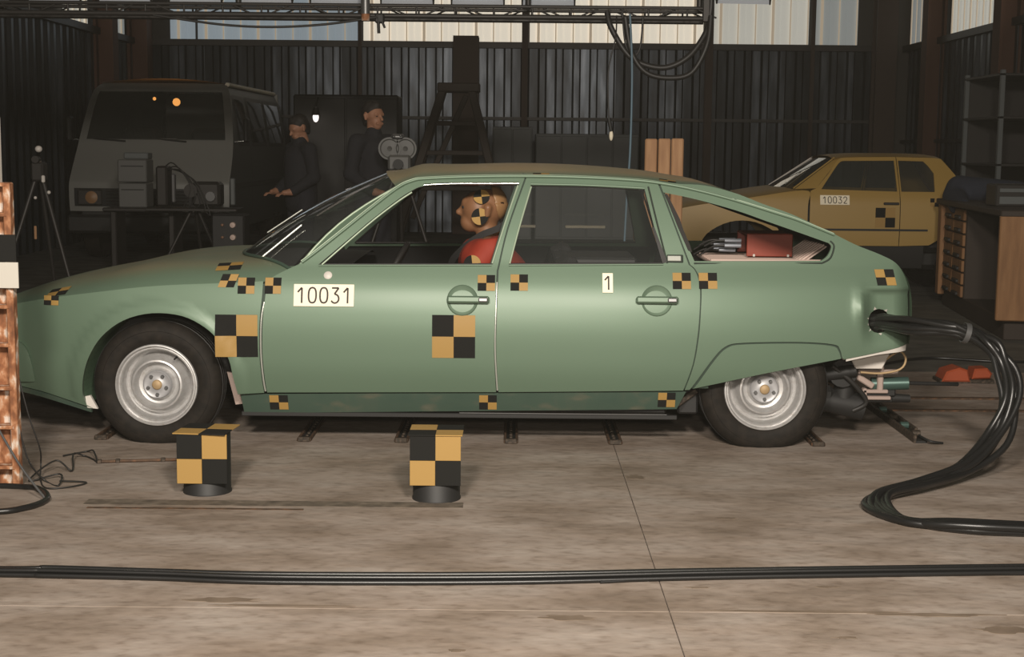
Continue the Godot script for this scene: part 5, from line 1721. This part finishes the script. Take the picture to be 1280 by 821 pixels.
# ------------------------------------------------------------------ hoses at the tail of the car
func make_hoses() -> void:
	for k in 6:
		var a := TAU * k / 6.0 + 0.4
		var j := func(s: float) -> Vector3: return Vector3(sin(a * 3.0 + s * 2.0), cos(a * 2.0 + s), sin(a + s * 3.0)) * 0.012
		var off := Vector3(cos(a), sin(a), 0) * 0.024
		var loose := Vector3(-0.05 + 0.018 * k, 0, 0.03 * (k % 3 - 1))
		var pts := [Vector3(1.66, .615, CZ + .5) + off, Vector3(1.74, .617, CZ + .74) + off, Vector3(1.775, .625, -6.83) + off, Vector3(1.87, .63, -6.66) + off + j.call(1.0), Vector3(2.0, .628, -6.56) + off * 0.9, Vector3(2.09, .61, -6.5) + off * 0.8 + j.call(0.5), Vector3(2.16, .565, -6.42) + off + j.call(2.0), Vector3(2.21, .47, -6.36) + off * 1.4 + j.call(3.0), Vector3(2.215, .34, -6.3) + off * 1.6 + j.call(4.0), Vector3(2.14, .185, -6.24) + off * 1.5 + j.call(5.0), Vector3(1.97, .07, -6.13) + off * 1.1, Vector3(1.74, .035 + 0.012 * (k % 2), -5.96) + Vector3(0, 0, 0.02 * (k - 2.5)), Vector3(1.53, .02 + 0.02 * (k % 2), -5.79) + loose * 0.6, Vector3(1.475, .018, -5.61) + loose, Vector3(1.53, .018, -5.42) + loose * 0.5, Vector3(1.70, .018, -5.325) + Vector3(0, 0.018 * (k % 2), 0.014 * (k - 2.5)), Vector3(1.95, .018, -5.285) + Vector3(0, 0.018 * (k % 2), 0.014 * (k - 2.5)), Vector3(2.8, .018, -5.25) + Vector3(0, 0, 0.016 * (k - 2.5)), Vector3(4.8, .018, -5.5) + Vector3(0, 0, 0.02 * (k - 2.5))]
		tag(obj("hose", MB.new().tube(spline(pts, 6), 0.015, 8), M.hose_rubber), "black rubber hose of the bundle curving from the car's tail down to the floor", "hose", "hoses from the car's tail")
	var t := thing("hose_clamp", "shiny metal clamp binding the black hoses beside the car's tail", "clamp", Vector3(2.07, .60, -6.52))
	obj("band", MB.new().lathe([Vector2(.044, -.012), Vector2(.047, -.012), Vector2(.047, .012), Vector2(.044, .012)], Transform3D(Basis(Vector3.BACK, PI / 2 - 0.25), Vector3(0, .012, 0)), 20), M.grey_metal, t)


# ------------------------------------------------------------------ cables, rails and bits on the floor
func make_floor_things() -> void:
	for k in 5:
		var dz := 0.017 * (k - 2)
		var y := 0.009 + 0.012 * (1 if k in [1, 3] else 0)
		var pts := [Vector3(-4.8, y, -4.6 + dz), Vector3(-2.8, y, -4.66 + dz * 0.4), Vector3(-1.69, y, -4.66 + dz * 0.6), Vector3(-1.54, y, -4.668 + dz), Vector3(-1.16, y, -4.645 + dz * 0.8), Vector3(-.76, y, -4.62 + dz), Vector3(0, y, -4.645 + dz), Vector3(.7, y, -4.715 + dz * 0.8), Vector3(1.76, y, -4.80 + dz * 0.7), Vector3(3.0, y, -4.88 + dz * 0.7), Vector3(4.8, y, -4.8 + dz)]
		tag(obj("floor_cable", MB.new().tube(spline(pts, 7), 0.009, 6), M.hose_rubber), "black cable across the floor, %s of the bundle of five" % ["nearest the car", "second nearest the car", "middle one", "second nearest the camera", "nearest the camera"][k], "cable", "cables across the floor")
	tag(obj("floor_cable", MB.new().tube(spline([Vector3(.3, .006, -4.63), Vector3(.66, .006, -4.70), Vector3(1.1, .006, -4.735), Vector3(1.76, .006, -4.77), Vector3(3.0, .006, -4.8), Vector3(4.8, .006, -4.7)], 7), 0.005, 6), M.hose_rubber), "single thin cable running just in front of the bundle at right", "cable")
	for s in [[-2.0, "rail in the floor ahead of the front wheel, leftmost"], [-1.01, "rail in the floor under the front door's leading edge"], [-.535, "rail in the floor left of the second target block"], [.0, "rail in the floor under the middle of the car"], [.51, "rail in the floor under the rear door"], [1.5, "rail in the floor just behind the rear wheel"]]:
		var t := thing("floor_rail", "short dark steel " + s[1], "rail", Vector3(s[0], 0, -7.45), 0.0, "rails set in the floor")
		for q in [-1.0, 1.0]:
			obj("flange", MB.new().box(Vector3(.028 * q, .009, 0), Vector3(.012, .018, 1.1), 0.003), M.floor_rust, t)
		obj("channel", MB.new().box(Vector3(0, .002, 0), Vector3(.05, .004, 1.1)), M.black, t)
		var ch := MB.new()
		for k in 18:
			ch.box(Vector3(0, .008, -.5 + .058 * k), Vector3(.016, .01, .03), 0.003)
		obj("chain", ch, M.oily_metal, t).set_meta("kind", "stuff")
		obj("end_stop", MB.new().box(Vector3(0, .012, .55), Vector3(.06, .024, .02), 0.004), M.oily_metal, t)
	var r := thing("floor_rail", "raised oily steel rail running back from behind the car's tail", "rail", Vector3(2.03, 0, -7.6))
	obj("flange", MB.new().box(Vector3(-.03, .02, 0), Vector3(.016, .04, 1.2), 0.004).box(Vector3(.03, .02, -.1), Vector3(.016, .04, 1.0), 0.004), M.oily_metal, r)
	obj("channel", MB.new().box(Vector3(0, .006, 0), Vector3(.06, .012, 1.2), 0.002), M.black, r)
	for k in 5:
		obj("roller", MB.new().rod(Vector3(-.02, .03, .5 - .22 * k), Vector3(.02, .03, .5 - .22 * k), 0.018, 0.018, 10), M.teal_metal if k % 2 else M.oily_metal, r)
	obj("loose_end", MB.new().tube(spline([Vector3(.0, .03, .55), Vector3(.03, .02, .64), Vector3(.1, .006, .62)], 4), 0.006, 6), M.black, r)
	# steel strips let into the concrete
	tag(obj("floor_strip", MB.new().box(Vector3(-.95, .0, -5.665), Vector3(1.52, .004, .085), 0.001), M.floor_dark), "long dark steel strip let into the floor in front of the target blocks", "strip")
	tag(obj("floor_strip", MB.new().box(Vector3(-1.25, .0, -5.575), Vector3(.86, .003, .022), 0.001), M.floor_rust), "shorter thin rusty strip in front of the long steel strip", "strip")
	var rod := thing("floor_rod", "thin rusty rod lying on the floor left of the first target block", "rod", Vector3(-1.66, 0, -6.41), 0.17)
	obj("bar", MB.new().rod(Vector3(-.2, .008, 0), Vector3(.24, .008, 0), 0.007), M.floor_rust, rod)
	for x in [-.2, -.12, .08, .18]:
		obj("joint", MB.new().box(Vector3(x, .009, 0), Vector3(.02, .018, .02), 0.003), M.oily_metal, rod)
	# loose wire by the post
	tag(obj("loose_wire", MB.new().tube(spline([Vector3(-2.06, .25, -5.93), Vector3(-2.03, .1, -5.95), Vector3(-1.98, .006, -6.0), Vector3(-1.90, .006, -5.92), Vector3(-1.94, .02, -6.07), Vector3(-2.05, .006, -6.0), Vector3(-2.0, .05, -6.2), Vector3(-1.926, .006, -6.194), Vector3(-1.99, .03, -6.43), Vector3(-1.96, .006, -6.5), Vector3(-1.90, .006, -6.43), Vector3(-1.865, .006, -6.37), Vector3(-1.92, .03, -6.5), Vector3(-1.98, .006, -6.6), Vector3(-2.06, .006, -6.5)], 8), 0.004, 5), M.black_rubber), "thin black wire lying in loose curls on the floor beside the rusty post", "wire")
	tag(obj("loose_wire", MB.new().tube(spline([Vector3(-2.07, .5, -5.95), Vector3(-2.03, .3, -5.96), Vector3(-2.0, .15, -6.0), Vector3(-2.03, .06, -6.1), Vector3(-2.0, .006, -6.0), Vector3(-1.93, .006, -5.87), Vector3(-1.84, .006, -5.9), Vector3(-1.80, .006, -5.98), Vector3(-1.92, .006, -6.0)], 8), 0.0035, 5), M.black_rubber), "thin black wire falling down the rusty post to the floor", "wire")
	tag(obj("floor_cable", MB.new().tube(spline([Vector3(-4.2, .013, -5.6), Vector3(-2.6, .013, -5.45), Vector3(-2.05, .013, -5.44), Vector3(-1.905, .013, -5.51), Vector3(-1.862, .013, -5.65), Vector3(-1.93, .013, -5.80), Vector3(-2.06, .013, -5.87), Vector3(-2.6, .013, -5.9), Vector3(-4.2, .013, -6.1)], 7), 0.012, 7), M.hose_rubber), "thick black cable looping on the floor at the foot of the rusty post", "cable")
	tag(obj("thin_lead", MB.new().tube(spline([Vector3(-2.14, .3, -5.85), Vector3(-2.0, .13, -5.75), Vector3(-1.87, .012, -5.66)], 6), 0.005, 6), M.grey_metal), "thin grey lead slanting down from the post to the cable loop", "lead")
	# orange trolley head behind the car
	var o := thing("tow_trolley", "low orange-red tow trolley on the floor behind the car's tail", "trolley", Vector3(2.84, 0, -8.95))
	obj("hood", MB.new().prism([Vector2(-.16, .01), Vector2(-.13, .075), Vector2(-.05, .10), Vector2(0.0, .085), Vector2(.02, .01)], -.09, .09, Transform3D(), 0.01), M.orange_red, o)
	obj("rear_hood", MB.new().prism([Vector2(.035, .025), Vector2(.05, .09), Vector2(.13, .095), Vector2(.16, .06), Vector2(.15, .03)], -.07, .07, Transform3D(), 0.01), M.orange_red, o)
	obj("chassis", MB.new().box(Vector3(0, .012, 0), Vector3(.34, .024, .16), 0.004), M.oily_metal, o)
	tag(obj("guide_rail", MB.new().box(Vector3(3.0, .004, -8.3), Vector3(2.4, .01, .05), 0.002), M.floor_rust), "rusty guide rail in the floor to the right of the car's tail", "rail")
	tag(obj("guide_rail", MB.new().box(Vector3(3.1, .004, -7.9), Vector3(2.2, .01, .04), 0.002), M.floor_rust), "second rusty guide rail in the floor, the one nearer the hoses", "rail")
	tag(obj("floor_cable", MB.new().tube(spline([Vector3(2.5, .012, -9.6), Vector3(2.9, .012, -9.9), Vector3(3.4, .012, -9.75), Vector3(4.2, .012, -9.9)], 6), 0.01, 6), M.hose_rubber), "black cable lying on the dark floor behind the hoses, towards the workbench", "cable")


# ------------------------------------------------------------------ people
func person(label: String, at: Vector3, turn: float, h: float, look_down: float) -> void:
	var p := thing("person", label, "person", at, turn)
	var k := h / 1.75
	var V := func(x: float, y: float, z: float) -> Vector3: return Vector3(x, y, z) * k
	# faces +z in its own axes
	var bones := [[V.call(0, 1.0, 0), V.call(0, 1.3, 0.01), .13, .14], [V.call(-.17, 1.4, 0), V.call(.17, 1.4, 0), .06, .06], [V.call(0, 1.42, 0), V.call(0, 1.55, .015), .06, .052]]
	for s in [-1.0, 1.0]:
		bones.append([V.call(.09 * s, .95, 0), V.call(.1 * s, .5, .01), .09, .062])
		bones.append([V.call(.1 * s, .5, .01), V.call(.1 * s, .09, -.02), .058, .042])
		bones.append([V.call(.1 * s, .05, -.03), V.call(.11 * s, .04, .14), .045, .035])
		bones.append([V.call(.2 * s, 1.4, 0), V.call(.25 * s, 1.12, -.02), .052, .044])
		bones.append([V.call(.25 * s, 1.12, -.02), V.call(.17 * s, .97, .2), .042, .032])
		bones.append([V.call(.17 * s, .97, .2), V.call(.14 * s, .96, .27), .034, .03])
	var body := blob(bones, .018, .03)
	var hb := Basis(Vector3.RIGHT, look_down)
	var H := func(x: float, y: float, z: float) -> Vector3: return V.call(0, 1.58, 0) + hb * (Vector3(x, y, z) * k)
	body.add(blob([[H.call(0, .075, -.005), H.call(0, .065, .02), .088, .082], [H.call(0, -.01, .045), H.call(0, -.03, .055), .055, .045], [H.call(0, .045, .1), H.call(0, .015, .118), .010, .014], [H.call(-.028, -.018, .093), H.call(.028, -.018, .093), .011, .011], [H.call(-.04, .062, .084), H.call(.04, .062, .084), .013, .013], [H.call(-.085, .02, 0), H.call(-.088, .055, -.005), .012, .016], [H.call(.085, .02, 0), H.call(.088, .055, -.005), .012, .016], [H.call(0, 0, 0), H.call(0, -.09, 0), .055, .055]], .007, .018))
	for s in [-1.0, 1.0]:
		var w: Vector3 = V.call(.14 * s, .96, .27)
		var fb := []
		for f in 4:
			var b := w + Vector3((-.024 + .016 * f) * s, -.005, .02)
			var l := [.042, .048, .044, .034][f] as float
			fb.append([b, b + Vector3(0, -.008, l), .009, .0085])
			fb.append([b + Vector3(0, -.008, l), b + Vector3(0, -.03, l + .02), .0085, .0075])
		fb.append([w + Vector3(-.03 * s, .0, .0), w + Vector3(-.05 * s, -.01, .04), .011, .009])
		body.add(blob(fb, .007, .006))
	obj("body", body, M.skin, p)
	var coat := [[V.call(0, .88, 0), V.call(0, 1.3, 0.01), .17, .165], [V.call(-.17, 1.4, 0), V.call(.17, 1.4, 0), .078, .078], [V.call(0, 1.40, 0), V.call(0, 1.48, .01), .085, .075]]
	for s in [-1.0, 1.0]:
		coat.append([V.call(.2 * s, 1.4, 0), V.call(.25 * s, 1.12, -.02), .072, .062])
		coat.append([V.call(.25 * s, 1.12, -.02), V.call(.175 * s, .98, .18), .06, .05])
	obj("coat", blob(coat, .02, .03), M.dark_coat, p)
	var tr := []
	var sh := []
	for s in [-1.0, 1.0]:
		tr.append([V.call(.09 * s, .92, 0), V.call(.1 * s, .5, .01), .11, .085])
		tr.append([V.call(.1 * s, .5, .01), V.call(.1 * s, .1, -.02), .082, .072])
		sh.append([V.call(.1 * s, .055, -.04), V.call(.11 * s, .05, .15), .055, .048])
	obj("trousers", blob(tr, .02, .03), M.dark_trousers, p)
	obj("shoes", blob(sh, .014, .02, [[Vector3(), Vector3.DOWN]]), M.black, p)
	obj("hair", blob([[H.call(0, .10, -.02), H.call(0, .09, 0.0), .093, .088], [H.call(0, .05, -.05), H.call(0, .0, -.05), .075, .06], [H.call(0, .14, .045), H.call(0, .14, .05), .04, .035]], .008, .02, [[H.call(0, .06, .05), hb * Vector3(0, -.75, .66)]]), M.hair, p)
	var eyes := MB.new()
	for s in [-1.0, 1.0]:
		eyes.ball(H.call(.032 * s, .045, .087), Vector3(.011, .007, .008), 8, 6)
	obj("eye", eyes, M.black, p)


func make_people() -> void:
	person("dark-haired person in dark clothes looking down to the left, standing beside the van", Vector3(-2.2, 0, -15.0), -0.95, 1.74, 0.35)
	person("dark-haired person in dark clothes looking right, beside the film camera", Vector3(-1.31, 0, -13.5), 0.85, 1.84, 0.0)


# ------------------------------------------------------------------ things at the back of the hall
func tripod(parent: Node, top: Vector3, r: float) -> void:
	for k in 3:
		var a := TAU * k / 3.0 + 0.5
		var leg := MB.new().rod(Vector3(top.x + cos(a) * r, 0.0, top.z + sin(a) * r), top + Vector3(cos(a), 0, sin(a)) * 0.04, 0.014, 0.02, 8)
		obj("tripod_leg", leg, M.dark_metal, parent)


func make_background_things() -> void:
	# planks behind the roof of the car
	for k in 3:
		tag(obj("plank", MB.new().box(Vector3(.946 + .091 * k, .752, -10.0 + 0.008 * (k % 2)), Vector3(.084, 1.5 + 0.004 * k, .03), 0.008), M.plywood), ["left plank of the three brown boards standing upright behind the car roof", "middle plank of the three brown boards standing upright behind the car roof", "right plank of the three brown boards standing upright behind the car roof"][k], "plank", "upright boards behind the car")
	# lockers on the back wall
	var t := thing("locker_cabinet", "low grey steel locker cabinet with four doors against the back wall", "cabinet", Vector3(1.15, 0, -23.0))
	obj("body", MB.new().box(Vector3(0, .83, 0), Vector3(1.62, 1.66, .45), 0.01), M.cabinet_grey, t)
	for k in 4:
		var d := obj("door", MB.new().box(Vector3(-.605 + .403 * k, .83, .235), Vector3(.385, 1.58, .02), 0.006), M.cabinet_grey, t)
		obj("handle", MB.new().box(Vector3(-.605 + .403 * k + .13, .9, .25), Vector3(.02, .1, .02), 0.005), M.dark_metal, d)
	t = thing("locker_cabinet", "dark grey steel cabinet with two doors beside the A-frame stand", "cabinet", Vector3(-.02, 0, -22.9))
	obj("body", MB.new().box(Vector3(0, .88, 0), Vector3(.62, 1.76, .45), 0.01), M.cabinet_grey, t)
	for k in 2:
		var d := obj("door", MB.new().box(Vector3(-.15 + .3 * k, .88, .235), Vector3(.285, 1.68, .02), 0.006), M.cabinet_grey, t)
		obj("handle", MB.new().box(Vector3(-.15 + .3 * k + .09, .95, .25), Vector3(.02, .1, .02), 0.005), M.dark_metal, d)
	# wooden A-frame
	t = thing("a_frame_stand", "tall dark wooden A-frame stand in front of the corrugated back wall", "stand", Vector3(-.72, 0, -19.0))
	for z in [-.35, .35]:
		obj("leg", MB.new().bar(Vector3(-.88, 0, z), Vector3(-.2, 2.2, z * 0.4), .1, .08, 0.01), M.dark_wood, t)
		obj("leg", MB.new().bar(Vector3(.72, 0, z), Vector3(.16, 2.2, z * 0.4), .1, .08, 0.01), M.dark_wood, t)
	obj("top_beam", MB.new().box(Vector3(0, 2.2, 0), Vector3(.55, .12, .4), 0.015), M.dark_wood, t)
	for y in [.9, 1.36, 1.74]:
		var w := lerpf(.85, .24, y / 2.2)
		obj("cross_bar", MB.new().box(Vector3(-.04, y, .12), Vector3(w * 2, .06, .05), 0.008), M.dark_wood, t)
	obj("brace", MB.new().bar(Vector3(-.6, .5, .1), Vector3(.1, 2.1, .1), .07, .05, 0.008), M.dark_wood, t)
	# film camera with two round magazines
	t = thing("film_camera", "grey film camera with two round magazines on a tripod, right of the standing people", "camera", Vector3(-1.03, 0, -12.9))
	obj("camera_body", MB.new().box(Vector3(.02, 1.29, 0), Vector3(.2, .14, .26), 0.02), M.camera_grey, t)
	for s in [-1.0, 1.0]:
		obj("magazine", MB.new().lathe([Vector2(0, .035), Vector2(.02, .045), Vector2(.022, .038), Vector2(.075, .036), Vector2(.085, .05), Vector2(.1, .05), Vector2(.1, -.05), Vector2(0, -.05)], Transform3D(Basis(Vector3.RIGHT, PI / 2), Vector3(.0 + .07 * s, 1.415, 0)), 28), M.camera_grey, t)
	obj("top_bracket", MB.new().box(Vector3(.0, 1.52, .02), Vector3(.12, .05, .1), 0.02).ball(Vector3(-.03, 1.52, .07), Vector3(.014, .014, .014), 8, 6).ball(Vector3(.03, 1.53, .07), Vector3(.014, .014, .014), 8, 6), M.grey_metal, t)
	obj("lens", MB.new().rod(Vector3(.02, 1.28, .13), Vector3(.02, 1.28, .24), .04, .045, 16), M.black, t)
	tripod(t, Vector3(.02, 1.22, 0), .5)
	# dark board behind the people
	t = thing("equipment_cabinet", "tall black equipment cabinet standing behind the two people", "cabinet", Vector3(-2.0, 0, -17.6))
	obj("body", MB.new().box(Vector3(0, 1.02, 0), Vector3(1.25, 2.04, .6), 0.02), M.black, t)
	obj("door", MB.new().box(Vector3(-.31, 1.02, .31), Vector3(.6, 1.95, .02), 0.006), M.black, t)
	obj("door", MB.new().box(Vector3(.31, 1.02, .31), Vector3(.6, 1.95, .02), 0.006), M.black, t)
	# clip lamp on it, above the first person
	t = thing("clip_lamp", "small lit white lamp above the person beside the van", "lamp", Vector3(-2.33, 1.80, -17.1))
	obj("shade", MB.new().lathe([Vector2(.03, 0.08), Vector2(.05, .0), Vector2(.055, -.01)], Transform3D(), 16), M.black, t)
	obj("lamp_bulb", MB.new().ball(Vector3(0, -.03, 0.0), Vector3(.035, .06, .035), 12, 8), M.lamp_white, t)
	obj("bracket", MB.new().rod(Vector3(0, .08, 0), Vector3(0, .2, -.2), .012), M.black, t)
	var l := OmniLight3D.new()
	l.name = "glow_light"
	l.light_color = Color(1.0, 0.92, 0.85)
	l.light_energy = 0.01
	l.light_size = 0.04
	l.omni_range = 30.0
	l.omni_attenuation = 2.0
	l.shadow_enabled = true
	l.position = Vector3(0, -.03, 0)
	t.add_child(l)
	# instruments in front of the van
	t = thing("instrument_stand", "two grey instrument boxes stacked on a dark stand in front of the van", "instrument", Vector3(-4.07, 0, -15.6))
	obj("lower_box", MB.new().box(Vector3(0, .89, 0), Vector3(.30, .26, .3), 0.01), M.camera_grey, t)
	obj("upper_box", MB.new().box(Vector3(0, 1.15, 0), Vector3(.31, .24, .3), 0.01), M.camera_grey, t)
	obj("top_tray", MB.new().box(Vector3(.03, 1.31, 0), Vector3(.26, .07, .2), 0.01), M.cabinet_grey, t)
	obj("slot", MB.new().box(Vector3(0, 1.2, .152), Vector3(.24, .012, .006)).box(Vector3(0, .95, .152), Vector3(.24, .012, .006)), M.black, t)
	obj("stand", MB.new().box(Vector3(.1, .74, 0), Vector3(.8, .04, .5), 0.01).box(Vector3(-.2, .36, 0), Vector3(.06, .72, .4), 0.01).box(Vector3(.42, .36, 0), Vector3(.06, .72, .4), 0.01), M.dark_metal, t)
	t = thing("test_camera", "dark high-speed camera rig with cables in front of the van's right headlamp", "camera", Vector3(-3.35, 0, -15.2))
	obj("camera_body", MB.new().box(Vector3(-.32, 1.0, 0), Vector3(.12, .42, .24), 0.02), M.dark_metal, t)
	obj("front_plate", MB.new().box(Vector3(-.2, .98, .08), Vector3(.04, .3, .06), 0.01), M.grey_metal, t)
	obj("camera_body", MB.new().box(Vector3(.14, .92, 0), Vector3(.3, .26, .24), 0.03), M.dark_metal, t)
	obj("lens", MB.new().rod(Vector3(.0, .96, .1), Vector3(.0, .96, .2), .06, .07, 18), M.dark_metal, t)
	obj("lens", MB.new().rod(Vector3(.2, .9, .1), Vector3(.2, .9, .18), .045, .05, 18), M.grey_metal, t)
	obj("side_plate", MB.new().box(Vector3(.42, .95, .1), Vector3(.05, .28, .05), 0.01), M.cabinet_grey, t)
	var cab := MB.new()
	for k in 5:
		cab.tube(spline([Vector3(-.3 + .03 * k, 1.18, .1), Vector3(-.18 + .06 * k, 1.24 - .05 * k, .16), Vector3(.0 + .05 * k, 1.0 - .07 * k, .2), Vector3(-.1 + .06 * k, .75, .18)], 5), .007, 5)
	obj("cable", cab, M.black_rubber, t)
	obj("shelf", MB.new().box(Vector3(0, .76, 0), Vector3(.95, .03, .4), 0.006), M.dark_metal, t)
	tripod(t, Vector3(0, .75, 0), .45)
	t = thing("control_box", "black control box with pale round knobs in front of the van's side", "control box", Vector3(-2.78, 0, -14.2))
	obj("body", MB.new().box(Vector3(0, .38, 0), Vector3(.32, .76, .3), 0.015), M.black, t)
	for q in [[.05, .66], [.05, .54], [-.05, .66], [-.05, .54]]:
		obj("knob", MB.new().lathe([Vector2(0, .03), Vector2(.026 if q[0] > 0 else .012, .028), Vector2(.03 if q[0] > 0 else .014, .0)], Transform3D(Basis(Vector3.RIGHT, PI / 2), Vector3(q[0], q[1], .15)), 16), M.skin_vinyl if q[0] < 0 else M.tray, t)
	# survey camera at the left
	t = thing("tripod_camera", "small camera with pale top on a thin tripod, between the post and the van", "camera", Vector3(-3.93, 0, -12.0))
	obj("camera_body", MB.new().box(Vector3(0, 1.2, 0), Vector3(.1, .16, .14), 0.015), M.dark_metal, t)
	obj("lens", MB.new().rod(Vector3(0, 1.3, .03), Vector3(0, 1.3, .1), .028, .03, 14), M.dark_metal, t)
	obj("top_cap", MB.new().ball(Vector3(0, 1.385, 0), Vector3(.03, .028, .03), 12, 8), M.white_metal, t)
	obj("film_counter", MB.new().box(Vector3(0, 1.285, .03), Vector3(.045, .05, .05), 0.01), M.pinkish_metal, t)
	obj("handle", MB.new().box(Vector3(.05, 1.14, .06), Vector3(.028, .06, .03), 0.008).ball(Vector3(.09, 1.03, .05), Vector3(.016, .016, .016), 8, 6), M.white_metal, t)
	obj("level", MB.new().ball(Vector3(-.02, .985, .06), Vector3(.014, .014, .014), 8, 6), M.white_metal, t)
	obj("marker_strip", MB.new().box(Vector3(-.015, .70, .1), Vector3(.02, .11, .012), 0.003), M.plywood, t)
	tripod(t, Vector3(0, 1.12, 0), .42)
	# the workbench on the right
	t = thing("workbench", "wooden workbench with small drawers at its far end, by the right wall", "workbench", Vector3(3.86, 0, -12.24), -0.112)
	obj("post", MB.new().box(Vector3(.02, .53, -1.28), Vector3(.06, .84, .14), 0.006), M.bench_wood, t)
	obj("drawer_case", MB.new().box(Vector3(.36, .55, -.77), Vector3(.62, .80, .92), 0.01), M.dark_wood, t)
	for i in 7:
		for j in 2:
			var dr := obj("drawer", MB.new().box(Vector3(.042, .215 + .112 * i, -1.0 + .45 * j), Vector3(.03, .098, .43), 0.006), M.bench_wood, t)
			obj("handle", MB.new().box(Vector3(.018, .19 + .112 * i, -1.0 + .45 * j), Vector3(.03, .03, .2), 0.006), M.black, dr)
	obj("back_panel", MB.new().box(Vector3(.6, .55, .45), Vector3(.04, .8, 1.7), 0.006), M.dark_wood, t)
	obj("worktop", MB.new().box(Vector3(.42, .975, 0), Vector3(.9, .05, 2.75), 0.008), M.dark_wood, t)
	obj("plinth", MB.new().box(Vector3(.36, .08, -.05), Vector3(.6, .16, 2.6), 0.006), M.dark_wood, t)
	obj("end_panel", MB.new().box(Vector3(.42, .56, 1.345), Vector3(.9, .80, .05), 0.008), M.bench_wood, t)
	tag(obj("jacket", blob([[Vector3(4.1, 1.1, -13.3), Vector3(4.5, 1.08, -12.9), .12, .1], [Vector3(4.05, 1.04, -13.2), Vector3(4.0, .97, -12.8), .08, .05], [Vector3(4.02, 1.02, -13.3), Vector3(3.98, .93, -13.0), .07, .05], [Vector3(4.2, 1.08, -12.6), Vector3(4.5, 1.06, -12.4), .08, .07]], .02, .06), M.jacket), "dark blue jacket lying over the far end of the workbench", "jacket")
	t = thing("meter_box", "small dark meter box with pale lettered front on the workbench", "instrument", Vector3(4.06, 1.0, -11.75))
	obj("case", MB.new().box(Vector3(0, .09, 0), Vector3(.36, .18, .25), 0.01), M.dark_metal, t)
	obj("front_frame", MB.new().box(Vector3(0, .05, .127), Vector3(.3, .06, .008), 0.002).box(Vector3(0, .13, .127), Vector3(.3, .03, .008), 0.002), M.cabinet_grey, t)
	t = thing("steel_rack", "tall dark steel shelving rack against the right wall behind the workbench", "rack", Vector3(5.55, 0, -16.0))
	for x in [-.4, .4]:
		for z in [-.6, .6]:
			obj("upright", MB.new().box(Vector3(x, 1.15, z), Vector3(.05, 2.3, .05), 0.005), M.cabinet_grey, t)
	for y in [.3, .8, 1.3, 1.8, 2.25]:
		obj("shelf", MB.new().box(Vector3(0, y, 0), Vector3(.85, .03, 1.25), 0.005), M.dark_metal, t)
	obj("back_sheet", MB.new().box(Vector3(0, 1.15, -.62), Vector3(.8, 2.2, .01)), M.dark_metal, t)
